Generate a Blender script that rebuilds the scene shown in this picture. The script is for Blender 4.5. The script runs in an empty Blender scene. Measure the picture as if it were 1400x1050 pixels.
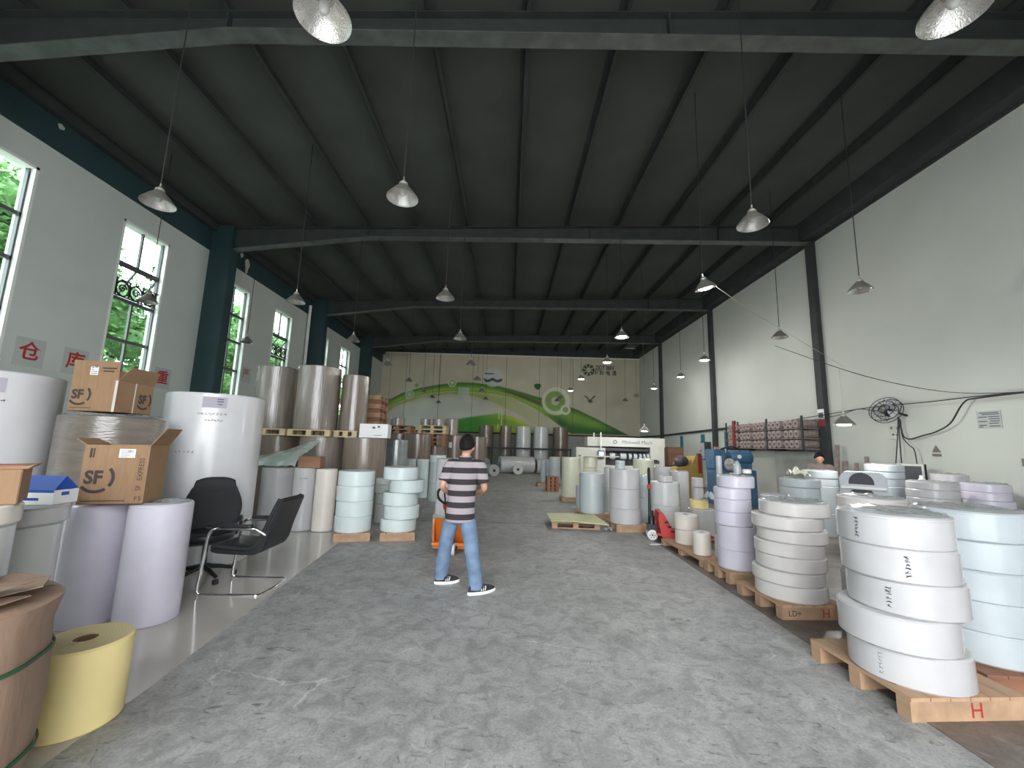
import bpy, bmesh, math, random
from mathutils import Vector, Matrix, noise
random.seed(7)
PI = math.pi
S = bpy.context.scene
COL = S.collection
# ------------------------------------------------------------------ camera, sky, exposure
cam_d = bpy.data.cameras.new('camera'); cam = bpy.data.objects.new('camera', cam_d); COL.objects.link(cam)
cam_d.sensor_width = 36.0; cam_d.lens = 561.0 / 1400.0 * 36.0; cam_d.clip_start = 0.02; cam_d.clip_end = 300
up_i = Vector((107, -3790, 561)).normalized()                    # where plumb lines and depth lines converge in the picture
dp_i = Vector((-4.4, 82.9, 561)).normalized(); dp_i = (dp_i - up_i * dp_i.dot(up_i)).normalized()
rt_i = up_i.cross(dp_i); rt_i = rt_i if rt_i.x > 0 else -rt_i
cr = Vector((rt_i.x, dp_i.x, up_i.x)); cd = Vector((rt_i.y, dp_i.y, up_i.y)); cf = Vector((rt_i.z, dp_i.z, up_i.z))
M = Matrix((cr, -cd, -cf)).transposed().to_4x4(); M.translation = (0, 0, 1.62)
cam.matrix_world = M
S.camera = cam
world = bpy.data.worlds.new('overcast_sky'); S.world = world; world.use_nodes = True
wn = world.node_tree; wn.nodes.clear()
wo = wn.nodes.new('ShaderNodeOutputWorld'); wb = wn.nodes.new('ShaderNodeBackground')
wb.inputs[0].default_value = (0.93, 0.97, 1.0, 1); wb.inputs[1].default_value = 9.6
wn.links.new(wb.outputs[0], wo.inputs[0])
S.view_settings.view_transform = 'Standard'; S.view_settings.look = 'None'
S.view_settings.exposure = 0.0; S.view_settings.gamma = 1.0; S.view_settings.use_curve_mapping = False
def portal(name, loc, rot, sx, sy):
    l = bpy.data.lights.new(name, 'AREA'); l.shape = 'RECTANGLE'; l.size = sx; l.size_y = sy; l.energy = 1.0
    l.cycles.is_portal = True
    o = bpy.data.objects.new(name, l); o.location = loc; o.rotation_euler = rot; COL.objects.link(o)
DOOR_W, DOOR_H, DOOR_Y = 7.0, 7.0, -3.4
portal('door_daylight', (0, DOOR_Y - .05, DOOR_H / 2), (PI / 2, 0, 0), DOOR_W, DOOR_H)
WIN_Y = [.3, 3.25, 6.35, 9.3, 12.62, 15.33, 18.68, 21.35, 24.75]
WIN_W, WIN_Z0, WIN_Z1 = 1.26, 2.8, 6.42
for wy in WIN_Y: portal('window_daylight', (-9.2, wy, (WIN_Z0 + WIN_Z1) / 2), (0, -PI / 2, 0), WIN_Z1 - WIN_Z0, WIN_W)

# ------------------------------------------------------------------ materials
def nodes(m):
    m.use_nodes = True; nt = m.node_tree; return nt, nt.nodes['Principled BSDF']
def mat(name, col, rough=.5, metal=0., coat=0., var=0., vs=4., stretch=(1, 1, 1), bump=0., bs=30., bstretch=None, emit=0., spec=.5, alpha=1., coat_r=.15):
    m = bpy.data.materials.new(name); nt, b = nodes(m); L = nt.links
    b.inputs['Base Color'].default_value = (*col, 1); b.inputs['Roughness'].default_value = rough; b.inputs['Metallic'].default_value = metal
    b.inputs['Coat Weight'].default_value = coat; b.inputs['Coat Roughness'].default_value = coat_r; b.inputs['Specular IOR Level'].default_value = spec
    if emit: b.inputs['Emission Color'].default_value = (*col, 1); b.inputs['Emission Strength'].default_value = emit
    if var or bump:
        tc = nt.nodes.new('ShaderNodeTexCoord')
    if var:
        mp = nt.nodes.new('ShaderNodeMapping'); mp.inputs['Scale'].default_value = stretch; L.new(tc.outputs['Object'], mp.inputs[0])
        n = nt.nodes.new('ShaderNodeTexNoise'); n.inputs['Scale'].default_value = vs; n.inputs['Detail'].default_value = 6; L.new(mp.outputs[0], n.inputs[0])
        r = nt.nodes.new('ShaderNodeValToRGB'); r.color_ramp.elements[0].position = .3; r.color_ramp.elements[1].position = .7
        r.color_ramp.elements[0].color = (*[max(0, c * (1 - var)) for c in col], 1); r.color_ramp.elements[1].color = (*[min(1, c * (1 + var)) for c in col], 1)
        L.new(n.outputs[0], r.inputs[0]); L.new(r.outputs[0], b.inputs['Base Color'])
    if bump:
        mp2 = nt.nodes.new('ShaderNodeMapping'); mp2.inputs['Scale'].default_value = bstretch or stretch; L.new(tc.outputs['Object'], mp2.inputs[0])
        n2 = nt.nodes.new('ShaderNodeTexNoise'); n2.inputs['Scale'].default_value = bs; n2.inputs['Detail'].default_value = 4; L.new(mp2.outputs[0], n2.inputs[0])
        bp = nt.nodes.new('ShaderNodeBump'); bp.inputs['Strength'].default_value = bump; bp.inputs['Distance'].default_value = .01
        L.new(n2.outputs[0], bp.inputs['Height']); L.new(bp.outputs[0], b.inputs['Normal'])
        if coat: L.new(bp.outputs[0], b.inputs['Coat Normal'])
    return m
def film_mat(name, fac, col, rough, bump, bs):
    m = mat(name, col, rough, bump=bump, bs=bs, spec=1.0); nt = m.node_tree; b = nt.nodes['Principled BSDF']; out = nt.nodes['Material Output']
    t = nt.nodes.new('ShaderNodeBsdfTransparent'); mx = nt.nodes.new('ShaderNodeMixShader'); mx.inputs[0].default_value = fac
    nt.links.new(t.outputs[0], mx.inputs[1]); nt.links.new(b.outputs[0], mx.inputs[2]); nt.links.new(mx.outputs[0], out.inputs[0])
    return m
def ring_mat(name, col, dark=.85):
    m = mat(name, col, .45); nt = m.node_tree; b = nt.nodes['Principled BSDF']; L = nt.links
    tc = nt.nodes.new('ShaderNodeTexCoord'); w = nt.nodes.new('ShaderNodeTexWave'); w.wave_type = 'RINGS'; w.rings_direction = 'Z'
    w.inputs['Scale'].default_value = 22; w.inputs['Distortion'].default_value = .6; L.new(tc.outputs['Object'], w.inputs[0])
    r = nt.nodes.new('ShaderNodeValToRGB'); r.color_ramp.elements[0].color = (*[c * dark for c in col], 1); r.color_ramp.elements[1].color = (*col, 1)
    L.new(w.outputs[0], r.inputs[0]); L.new(r.outputs[0], b.inputs['Base Color'])
    return m
def floor_mat(name, c1, c2, rough, scuff=.42, warm=(1, 1, 1)):
    m = bpy.data.materials.new(name); nt, b = nodes(m); L = nt.links; N = nt.nodes.new
    tc = N('ShaderNodeTexCoord')
    def nz(scale, detail, stretch=(1, 1, 1), rot=0, dist=0.):
        mp = N('ShaderNodeMapping'); mp.inputs['Scale'].default_value = stretch; mp.inputs['Rotation'].default_value = (0, 0, rot)
        n = N('ShaderNodeTexNoise'); n.inputs['Scale'].default_value = scale; n.inputs['Detail'].default_value = detail; n.inputs['Distortion'].default_value = dist
        n.inputs['Roughness'].default_value = .62
        L.new(tc.outputs['Object'], mp.inputs[0]); L.new(mp.outputs[0], n.inputs[0]); return n.outputs[0]
    def ramp(src, p0, p1, a, bb):
        r = N('ShaderNodeValToRGB'); r.color_ramp.elements[0].position = p0; r.color_ramp.elements[1].position = p1
        r.color_ramp.elements[0].color = (*a, 1); r.color_ramp.elements[1].color = (*bb, 1); L.new(src, r.inputs[0]); return r.outputs[0]
    def mix(fac, a, bb, mode='MIX'):
        x = N('ShaderNodeMix'); x.data_type = 'RGBA'; x.blend_type = mode
        if isinstance(fac, float): x.inputs[0].default_value = fac
        else: L.new(fac, x.inputs[0])
        L.new(a, x.inputs[6])
        if isinstance(bb, tuple): x.inputs[7].default_value = (*bb, 1)
        else: L.new(bb, x.inputs[7])
        return x.outputs[2]
    base = ramp(nz(1.6, 12), .3, .7, c1, c2)
    blot = ramp(nz(6.5, 12, dist=1.0), .36, .60, (.74, .735, .73), (1.07, 1.07, 1.07))
    base = mix(1.0, base, blot, 'MULTIPLY')
    speck = ramp(nz(55, 8), .3, .72, (.74, .735, .73), (1.18, 1.18, 1.18)); base = mix(.9, base, speck, 'MULTIPLY')
    s1 = ramp(nz(6, 12, (1, 2.6, 1), .9, 1.6), .585, .70, (0, 0, 0), (1, 1, 1)); base = mix(s1, base, tuple(c * scuff for c in c1))
    s2 = ramp(nz(13, 12, (2.4, 1, 1), .3, 1.6), .60, .70, (0, 0, 0), (1, 1, 1)); base = mix(s2, base, tuple(c * (scuff + .08) for c in c1))
    v = N('ShaderNodeTexVoronoi'); v.feature = 'DISTANCE_TO_EDGE'; v.inputs['Scale'].default_value = .75
    mp = N('ShaderNodeMapping'); L.new(tc.outputs['Object'], mp.inputs[0])
    nd = N('ShaderNodeTexNoise'); nd.inputs['Scale'].default_value = 3; nd.inputs['Detail'].default_value = 5; L.new(tc.outputs['Object'], nd.inputs[0])
    ad = N('ShaderNodeVectorMath'); ad.operation = 'MULTIPLY_ADD'; ad.inputs[1].default_value = (.35, .35, .35); L.new(nd.outputs['Color'], ad.inputs[0]); L.new(mp.outputs[0], ad.inputs[2])
    L.new(ad.outputs[0], v.inputs[0])
    crack = ramp(v.outputs[0], .0, .006, (1, 1, 1), (0, 0, 0)); gate = ramp(nz(.8, 3), .50, .58, (0, 0, 0), (.55, .55, .55)); crack = mix(1.0, crack, gate, 'MULTIPLY')
    base = mix(crack, base, tuple(min(1, c * 1.7) for c in c2))
    chip = ramp(nz(7, 5, (1, 1, 1), 0, .6), .70, .74, (0, 0, 0), (.8, .8, .8)); gate2 = ramp(nz(1.3, 2), .56, .62, (0, 0, 0), (1, 1, 1)); chip = mix(1.0, chip, gate2, 'MULTIPLY')
    base = mix(chip, base, tuple(min(1, c * 1.6) for c in c2))
    L.new(base, b.inputs['Base Color'])
    rr = ramp(nz(3.5, 6), .3, .7, (rough - .1,) * 3, (rough + .12,) * 3); L.new(rr, b.inputs['Roughness'])
    bp = N('ShaderNodeBump'); bp.inputs['Strength'].default_value = .12; bp.inputs['Distance'].default_value = .01; L.new(nz(26, 6), bp.inputs['Height']); L.new(bp.outputs[0], b.inputs['Normal'])
    return m

def paper(name, col, coat=1., rough=.55): return mat(name, col, rough, coat=coat, coat_r=.11, var=.07, vs=3, bump=.26, bs=7, bstretch=(1, 1, .35))
MT = dict(
    floor=floor_mat('worn_concrete', (.315, .315, .308), (.43, .427, .418), .55),
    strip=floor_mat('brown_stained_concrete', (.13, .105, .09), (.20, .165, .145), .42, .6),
    tile=mat('polished_cream_floor', (.48, .445, .405), .10, var=.07, vs=.9, spec=.6),
    wall=mat('grey_white_wall_paint', (.56, .60, .565), .85, var=.05, vs=.7, bump=.1, bs=60),
    wallr=mat('grey_white_wall_paint_partition', (.545, .565, .52), .85, var=.06, vs=.5, bump=.1, bs=60),
    blue=mat('dark_blue_green_paint', (.020, .050, .058), .6, var=.15, vs=1.5),
    roof=mat('dark_roof_lining', (.070, .078, .072), .9, var=.15, vs=.8),
    steel=mat('dark_painted_steel', (.036, .043, .043), .75, var=.2, vs=3),
    flange=mat('worn_steel_flange', (.10, .11, .105), .5, var=.3, vs=4),
    black=mat('black_metal', (.012, .013, .014), .4), cord=mat('black_cord', (.02, .02, .02), .6),
    greycord=mat('pale_cord', (.45, .45, .42), .5),
    frame=mat('white_window_frame', (.80, .82, .76), .5, var=.05), mull=mat('bronze_window_bar', (.10, .10, .10), .4),
    wood=mat('pale_pallet_wood', (.42, .265, .165), .7, var=.28, vs=5, stretch=(1, .12, 1), bump=.3, bs=40),
    wood2=mat('yellow_pallet_wood', (.50, .40, .24), .7, var=.25, vs=5, stretch=(.12, 1, 1), bump=.3, bs=40),
    wood3=mat('red_brown_pallet_wood', (.26, .12, .07), .75, var=.3, vs=5, stretch=(.12, 1, 1), bump=.3, bs=40),
    card=mat('brown_cardboard', (.30, .18, .098), .8, var=.10, vs=6, stretch=(6, 1, 1), bump=.05, bs=80),
    card_in=mat('cardboard_inside', (.30, .185, .105), .85, var=.08), print=mat('dark_print', (.045, .035, .035), .7),
    core=mat('cardboard_core', (.20, .11, .07), .75, var=.15), hole=mat('core_bore', (.03, .022, .018), .9),
    kraft=mat('kraft_wrap', (.29, .19, .135), .62, var=.14, vs=3, stretch=(2, 2, 1), bump=.9, bs=6, bstretch=(2.2, 2.2, .5)),
    strap=mat('green_strap', (.02, .085, .035), .45), red=mat('red_paint', (.45, .03, .025), .45, var=.1), redmark=mat('red_marker', (.42, .03, .03), .7),
    orange=mat('orange_paint', (.70, .20, .03), .45, var=.1), rubber=mat('black_rubber', (.02, .02, .02), .6), castor=mat('white_nylon_wheel', (.75, .73, .70), .45),
    leather=mat('black_leather', (.017, .018, .020), .38, var=.2, bump=.25, bs=22), mesh=mat('black_fabric', (.015, .017, .019), .75, bump=.2, bs=60),
    chrome=mat('chrome', (.85, .85, .86), .08, metal=1.), alu=mat('brushed_aluminium', (.72, .72, .70), .28, metal=1., bump=.1, bs=40),
    reflector=mat('faceted_reflector', (.92, .91, .88), .16, metal=1., bump=.5, bs=18, bstretch=(6, 6, .8)), shade=mat('beige_shade_enamel', (.42, .40, .34), .4, metal=.3, var=.1),
    darkshade=mat('shade_outside', (.24, .23, .20), .4, metal=.4), lit=mat('glowing_bulb', (1.0, .97, .93), .3, emit=40.), bulb=mat('frosted_bulb', (.85, .85, .82), .25),
    white=mat('white_plastic', (.80, .80, .79), .4), sheet=mat('white_paper', (.82, .82, .80), .7), ink=mat('grey_ink', (.10, .10, .12), .8), pen=mat('pen_ink', (.03, .03, .05), .7),
    bluebox=mat('blue_print', (.02, .075, .36), .4), tapered=mat('red_tape', (.42, .06, .06), .5), tape=mat('clear_parcel_tape', (.62, .58, .52), .25),
    film=film_mat('stretch_film', .55, (.50, .52, .53), .16, 1.0, 16), filmsheet=film_mat('polythene_sheet', .72, (.55, .63, .58), .2, .8, 9),
    p_white=paper('white_paper_roll', (.50, .487, .495)), p_lilac=paper('lilac_paper_roll', (.60, .565, .655)), p_blue=paper('pale_blue_paper_roll', (.64, .72, .72)),
    p_cool=paper('cool_white_paper_roll', (.455, .50, .52)), p_cream=paper('cream_paper_roll', (.72, .655, .59)), p_grey=paper('grey_white_paper_roll', (.56, .58, .57), .8, .35),
    p_ivory=paper('ivory_paper_roll', (.66, .66, .52)), p_warm=paper('warm_white_paper_roll', (.62, .58, .56)), p_yellow=mat('yellow_paper_roll', (.90, .74, .34), .5, coat=.35, coat_r=.3, var=.06, vs=2, bump=.25, bs=5),
    p_big=mat('white_jumbo_roll', (.60, .595, .61), .35, coat=.7, coat_r=.16, var=.04, bump=.30, bs=5, bstretch=(1.5, 1.5, .15)),
    p_kraft=mat('film_wrapped_kraft_roll', (.20, .155, .12), .32, coat=1., coat_r=.13, var=.18, vs=4, stretch=(4, 4, .3), bump=.45, bs=8, bstretch=(5, 5, .35)),
    p_kraft2=mat('film_wrapped_brown_roll', (.155, .115, .085), .35, coat=1., coat_r=.16, var=.15, vs=4, stretch=(3, 3, .3), bump=.4, bs=8, bstretch=(4, 4, .4)),
    p_silver=mat('silver_film_roll', (.215, .18, .15), .26, coat=1., coat_r=.12, var=.22, vs=4, stretch=(4, 4, .3), bump=.5, bs=9, bstretch=(6, 6, .3)),
    p_foil=mat('grey_foil_roll', (.26, .29, .29), .25, metal=.4, coat=.8, coat_r=.12, var=.2, vs=4, bump=.5, bs=9, bstretch=(4, 4, .5)),
    p_wrap=mat('stretch_wrapped_grey_brown_roll', (.165, .14, .115), .28, coat=1., coat_r=.12, var=.22, vs=3, stretch=(1, 1, 5), bump=.5, bs=8, bstretch=(2, 2, 8)),
    skin=mat('skin', (.55, .30, .20), .5, var=.05), hair=mat('black_hair', (.010, .009, .009), .7, bump=.6, bs=60, bstretch=(1, 1, .3), spec=.2),
    jeans=mat('blue_denim', (.15, .215, .32), .85, var=.28, vs=7, bump=.5, bs=18), sole=mat('white_sole', (.80, .78, .74), .5), shoe=mat('dark_knit_shoe', (.022, .021, .023), .8, bump=.3, bs=90),
    brownshirt=mat('brown_grey_shirt', (.17, .14, .13), .85),
    leaf=mat('tree_leaf', (.135, .26, .085), .6, var=.5, vs=1.6), bark=mat('tree_bark', (.10, .075, .055), .9, var=.3),
    ground=mat('yard_concrete', (.38, .38, .36), .9, var=.1), teal=mat('teal_board', (.03, .16, .21), .6), machine=mat('grey_white_machine', (.52, .52, .47), .5, var=.05), machdark=mat('machine_dark', (.03, .03, .04), .5),
    screen=mat('screen', (.55, .70, .78), .2, emit=.6), machblue=mat('blue_machine_paint', (.045, .12, .22), .5, var=.2), yellowm=mat('yellow_machine_paint', (.30, .20, .05), .5, var=.1),
    darkred=mat('dark_red_post', (.20, .025, .03), .5), tubeend=mat('grey_brown_tube', (.27, .22, .20), .7, var=.35, vs=9), greypanel=mat('grey_panel', (.30, .31, .28), .7, var=.08),
    greyscrap=mat('grey_scrap', (.36, .34, .32), .7, var=.4, vs=12), mauve=mat('mauve_machine', (.48, .50, .54), .5), sign=mat('clear_sign_plate', (.44, .47, .44), .3), ysheet=mat('yellow_green_board', (.62, .62, .36), .6, var=.08),
    warn=mat('warning_sign', (.16, .15, .13), .6), peel=mat('bare_plaster', (.55, .55, .50), .9), lilacprint=mat('grey_lilac_print', (.40, .38, .44), .7),
)
E_ = None
END = {k: ring_mat('roll_end_' + k, c) for k, c in dict(white=(.60, .59, .58), kraft=(.20, .15, .11), yellow=(.72, .60, .30), grey=(.46, .47, .47)).items()}
# window glass: thin clear pane, mostly transmitting with a faint reflection
def glass_mat():
    m = bpy.data.materials.new('window_glass'); nt, b = nodes(m); nt.nodes.remove(b); out = nt.nodes['Material Output']
    t = nt.nodes.new('ShaderNodeBsdfTransparent'); t.inputs[0].default_value = (.86, .95, .93, 1); g = nt.nodes.new('ShaderNodeBsdfGlossy'); g.inputs[1].default_value = .03
    mx = nt.nodes.new('ShaderNodeMixShader'); mx.inputs[0].default_value = .07; nt.links.new(t.outputs[0], mx.inputs[1]); nt.links.new(g.outputs[0], mx.inputs[2]); nt.links.new(mx.outputs[0], out.inputs[0])
    return m
MT['glass'] = glass_mat()
def shirt_mat():
    m = mat('striped_knit', (.33, .29, .30), .85, bump=.3, bs=14); nt = m.node_tree; b = nt.nodes['Principled BSDF']; L = nt.links
    tc = nt.nodes.new('ShaderNodeTexCoord'); sp = nt.nodes.new('ShaderNodeSeparateXYZ'); L.new(tc.outputs['Object'], sp.inputs[0])
    def mth(op, a, v):
        n = nt.nodes.new('ShaderNodeMath'); n.operation = op; L.new(a, n.inputs[0]); n.inputs[1].default_value = v; return n.outputs[0]
    w = mth('FRACT', mth('ADD', mth('DIVIDE', mth('SUBTRACT', sp.outputs[2], 1.31), .129), .5 + 10), 0)
    a = mth('ABSOLUTE', mth('SUBTRACT', w, .5), 0); c = mth('LESS_THAN', a, .245); lim = mth('LESS_THAN', sp.outputs[2], 1.46)
    pr = nt.nodes.new('ShaderNodeMath'); pr.operation = 'MULTIPLY'; L.new(c, pr.inputs[0]); L.new(lim, pr.inputs[1])
    x = nt.nodes.new('ShaderNodeMix'); x.data_type = 'RGBA'; L.new(pr.outputs[0], x.inputs[0]); x.inputs[6].default_value = (.36, .315, .33, 1); x.inputs[7].default_value = (.032, .026, .030, 1)
    L.new(x.outputs[2], b.inputs['Base Color']); return m
MT['shirt'] = shirt_mat()

# ------------------------------------------------------------------ mesh helpers
class MB:
    def __init__(s): s.v = []; s.f = []; s.mi = []; s.cur = 0
    def add(s, vs, fs):
        o = len(s.v); s.v += [tuple(v) for v in vs]; s.f += [tuple(i + o for i in f) for f in fs]; s.mi += [s.cur] * len(fs); return s
    def box(s, x0, x1, y0, y1, z0, z1, T=None, bev=0.):
        vs = [Vector(p) for p in ((x0, y0, z0), (x1, y0, z0), (x1, y1, z0), (x0, y1, z0), (x0, y0, z1), (x1, y0, z1), (x1, y1, z1), (x0, y1, z1))]
        if T is not None: vs = [T @ p for p in vs]
        return s.add(vs, [(0, 3, 2, 1), (4, 5, 6, 7), (0, 1, 5, 4), (1, 2, 6, 5), (2, 3, 7, 6), (3, 0, 4, 7)])
    def lathe(s, prof, seg=32, c=(0, 0, 0), T=None, closed=False, wob=None):
        n = len(prof); vs = []
        for i in range(seg):
            a = 2 * PI * i / seg
            for (r, z) in prof:
                k = wob(a, z) if wob else 1.
                p = Vector((r * k * math.cos(a), r * k * math.sin(a), z))
                if T is not None: p = T @ p
                vs.append(p + Vector(c))
        fs = []
        for i in range(seg):
            j = (i + 1) % seg
            for q in range(n if closed else n - 1):
                q2 = (q + 1) % n; fs.append((i * n + q, j * n + q, j * n + q2, i * n + q2))
        return s.add(vs, fs)
    def tube(s, pts, r, seg=8, caps=True, smooth=0):
        P = [Vector(p) for p in pts]
        R = list(r) if isinstance(r, (list, tuple)) else [r] * len(P)
        if smooth: P, R = crom(P, R, smooth)
        up = Vector((0, 0, 1)); vs = []; prev = None
        for i, p in enumerate(P):
            d = (P[min(i + 1, len(P) - 1)] - P[max(i - 1, 0)]).normalized()
            if prev is None:
                a = d.cross(up if abs(d.z) < .9 else Vector((1, 0, 0))).normalized()
            else:
                a = (prev - d * prev.dot(d)).normalized()
            prev = a; b = d.cross(a)
            rr = R[i]; ra, rb = (rr if isinstance(rr, tuple) else (rr, rr))
            for k in range(seg):
                t = 2 * PI * k / seg; vs.append(p + a * (ra * math.cos(t)) + b * (rb * math.sin(t)))
        fs = []
        for i in range(len(P) - 1):
            for k in range(seg):
                k2 = (k + 1) % seg; fs.append((i * seg + k, i * seg + k2, (i + 1) * seg + k2, (i + 1) * seg + k))
        if caps: fs += [tuple(reversed(range(seg))), tuple(range((len(P) - 1) * seg, len(P) * seg))]
        return s.add(vs, fs)
    def rings(s, rs, seg=20, caps=True):
        """horizontal ellipses: (cx, cy, z, rx, ry, rot)"""
        vs = []
        for (cx, cy, z, rx, ry, a) in rs:
            for k in range(seg):
                t = 2 * PI * k / seg; x = rx * math.cos(t); y = ry * math.sin(t); vs.append((cx + x * math.cos(a) - y * math.sin(a), cy + x * math.sin(a) + y * math.cos(a), z))
        fs = []
        for i in range(len(rs) - 1):
            for k in range(seg):
                k2 = (k + 1) % seg; fs.append((i * seg + k, i * seg + k2, (i + 1) * seg + k2, (i + 1) * seg + k))
        if caps: fs += [tuple(reversed(range(seg))), tuple(range((len(rs) - 1) * seg, len(rs) * seg))]
        return s.add(vs, fs)
    def prism(s, poly, y0, y1, T=None):
        """poly in x,z extruded along y"""
        n = len(poly); vs = [Vector((x, y0, z)) for x, z in poly] + [Vector((x, y1, z)) for x, z in poly]
        if T is not None: vs = [T @ p for p in vs]
        return s.add(vs, [tuple(range(n)), tuple(reversed(range(n, 2 * n)))] + [(i, i + n, (i + 1) % n + n, (i + 1) % n) for i in range(n)])
    def sphere(s, c, r, seg=16, rg=10, T=None):
        rr = r if isinstance(r, tuple) else (r, r, r); vs = []
        for i in range(rg + 1):
            ph = PI * i / rg
            for k in range(seg):
                t = 2 * PI * k / seg; p = Vector((rr[0] * math.sin(ph) * math.cos(t), rr[1] * math.sin(ph) * math.sin(t), rr[2] * math.cos(ph)))
                if T is not None: p = T @ p
                vs.append(p + Vector(c))
        return s.add(vs, [(i * seg + k, (i + 1) * seg + k, (i + 1) * seg + (k + 1) % seg, i * seg + (k + 1) % seg) for i in range(rg) for k in range(seg)])
    def mesh(s, name, mats, smooth=False, bevel=0.):
        me = bpy.data.meshes.new(name); me.from_pydata(s.v, [], s.f)
        for m in (mats if isinstance(mats, (list, tuple)) else [mats]): me.materials.append(MT[m] if isinstance(m, str) else m)
        bm = bmesh.new(); bm.from_mesh(me)
        for f, i in zip(bm.faces, s.mi): f.material_index = i
        bmesh.ops.remove_doubles(bm, verts=bm.verts, dist=1e-5); bmesh.ops.recalc_face_normals(bm, faces=bm.faces)
        if bevel: bmesh.ops.bevel(bm, geom=[e for e in bm.edges if len(e.link_faces) == 2 and e.calc_face_angle(0) > .5], offset=bevel, segments=2, affect='EDGES', clamp_overlap=True)
        bm.to_mesh(me); bm.free()
        if smooth:
            me.shade_smooth()
            if smooth != 'all': me.set_sharp_from_angle(angle=math.radians(38))
        return me
    def build(s, name, mats, parent=None, smooth=False, bevel=0., loc=None, rot=None):
        return link(name, s.mesh(name, mats, smooth, bevel), parent, loc, rot)
def crom(P, R, n):
    out = []; ro = []
    for i in range(len(P) - 1):
        p0, p1, p2, p3 = P[max(i - 1, 0)], P[i], P[i + 1], P[min(i + 2, len(P) - 1)]
        for k in range(n):
            t = k / n; out.append(.5 * ((2 * p1) + (p2 - p0) * t + (2 * p0 - 5 * p1 + 4 * p2 - p3) * t * t + (3 * p1 - p0 - 3 * p2 + p3) * t ** 3))
            a, b = R[i], R[i + 1]
            ro.append(tuple(x + (y - x) * t for x, y in zip(a, b)) if isinstance(a, tuple) else a + (b - a) * t)
    out.append(P[-1]); ro.append(R[-1]); return out, ro
def link(name, me, parent=None, loc=None, rot=None):
    o = bpy.data.objects.new(name, me); COL.objects.link(o)
    if parent is not None: o.parent = parent
    if loc is not None: o.location = loc
    if rot is not None: o.rotation_euler = rot
    return o
def tag(o, label, cat, group=None):
    o['label'] = label; o['category'] = cat
    if group: o['group'] = group
    return o
def struct(o): o['kind'] = 'structure'; return o
def thing(name, label, cat, loc=(0, 0, 0), rz=0., group=None):
    o = bpy.data.objects.new(name, None); o.empty_display_size = .1; COL.objects.link(o); o.location = loc; o.rotation_euler = (0, 0, rz)
    return tag(o, label, cat, group)
def kids(o): return [c for c in COL.objects if c.parent == o]
def copy_tree(o, parent=None, ch=None):
    c = o.copy(); COL.objects.link(c); c.parent = parent
    for k in (ch if ch is not None else o.children): copy_tree(k, c)
    return c
def text(body, size, m, parent, loc, rot, name='lettering', align='CENTER', depth=.0005, shear=0., sx=1., bold=0.):
    cu = bpy.data.curves.new(name, 'FONT'); cu.body = body; cu.size = size; cu.align_x = align; cu.align_y = 'CENTER'; cu.extrude = depth; cu.shear = shear; cu.resolution_u = 3; cu.offset = bold * size
    t = bpy.data.objects.new(name, cu); COL.objects.link(t)
    dg = bpy.context.evaluated_depsgraph_get(); me = bpy.data.meshes.new_from_object(t.evaluated_get(dg)); me.name = name
    bpy.data.objects.remove(t); bpy.data.curves.remove(cu); me.materials.clear(); me.materials.append(MT[m])
    o = link(name, me, parent, loc, rot); o.scale.x = sx; return o
# ------------------------------------------------------------------ the building
XW, YB, YF = 8.8, 27.6, DOOR_Y
def rz(x): return 7.66 + .035 * (x + 8.5)
BEAM_Y = [5.3, 11.35, 17.45, 23.5]
g = struct(MB().box(-60, 60, -60, 80, -.3, -.12).build('ground', 'ground'))
fl = struct(MB().box(-XW - .24, XW + .24, YF - .2, YB + .3, -.12, 0).build('floor', 'floor'))
b = MB(); poly = [(-8.8, -3.4), (-1.85, -3.4), (-2.28, 2.86), (-2.66, 6.9), (-2.66, 7.45), (-8.8, 7.45)]
n = len(poly); b.add([(x, y, .0) for x, y in poly] + [(x, y, .006) for x, y in poly], [tuple(range(n, 2 * n))] + [(i, (i + 1) % n, (i + 1) % n + n, i + n) for i in range(n)])
b.build('polished_strip', 'tile', fl)
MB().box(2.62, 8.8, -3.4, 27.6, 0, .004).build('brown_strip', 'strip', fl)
b = MB()
for x0, x1, y in ((-2.6, 2.62, 8.9), (-2.6, 2.62, 14.9)): b.box(x0, x1, y, y + .025, 0, .002)
b.build('expansion_joint', 'flange', fl)
# left wall with window openings
b = MB(); y = YF
for wy in WIN_Y:
    b.box(-XW - .24, -XW, y, wy - WIN_W / 2, 0, 8.2); b.box(-XW - .24, -XW, wy - WIN_W / 2, wy + WIN_W / 2, 0, WIN_Z0); b.box(-XW - .24, -XW, wy - WIN_W / 2, wy + WIN_W / 2, WIN_Z1, 8.2); y = wy + WIN_W / 2
b.box(-XW - .24, -XW, y, YB + .3, 0, 8.2)
wl = struct(b.build('wall_left', 'wall'))
MB().box(-8.8, -8.775, YF, YB, 6.93, 7.95).build('painted_band', 'blue', wl)
MB().box(-8.775, -8.62, YF, YB, 7.52, 7.72).build('eave_strut', 'steel', wl)
for cy in BEAM_Y:
    c = MB().box(-8.8, -8.18, cy - .13, cy + .13, 0, 7.72).build('column', 'blue', wl, bevel=.012)
    MB().box(-8.17, -8.15, cy - .15, cy + .15, 0, 7.2).build('column_flange', 'blue', c)
MB().tube([(-8.70, 17.05, 0), (-8.70, 17.05, 7.3)], .06, 12).build('downpipe', 'frame', wl, smooth=True)
def patch(pts, x, par, nm='peeled_patch'):
    k = len(pts); q = MB(); q.add([(x, yy, zz) for yy, zz in pts] + [(x - .006, yy, zz) for yy, zz in pts], [tuple(range(k)), tuple(reversed(range(k, 2 * k)))] + [(i, (i + 1) % k, (i + 1) % k + k, i + k) for i in range(k)]); return q.build(nm, 'peel', par)
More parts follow.
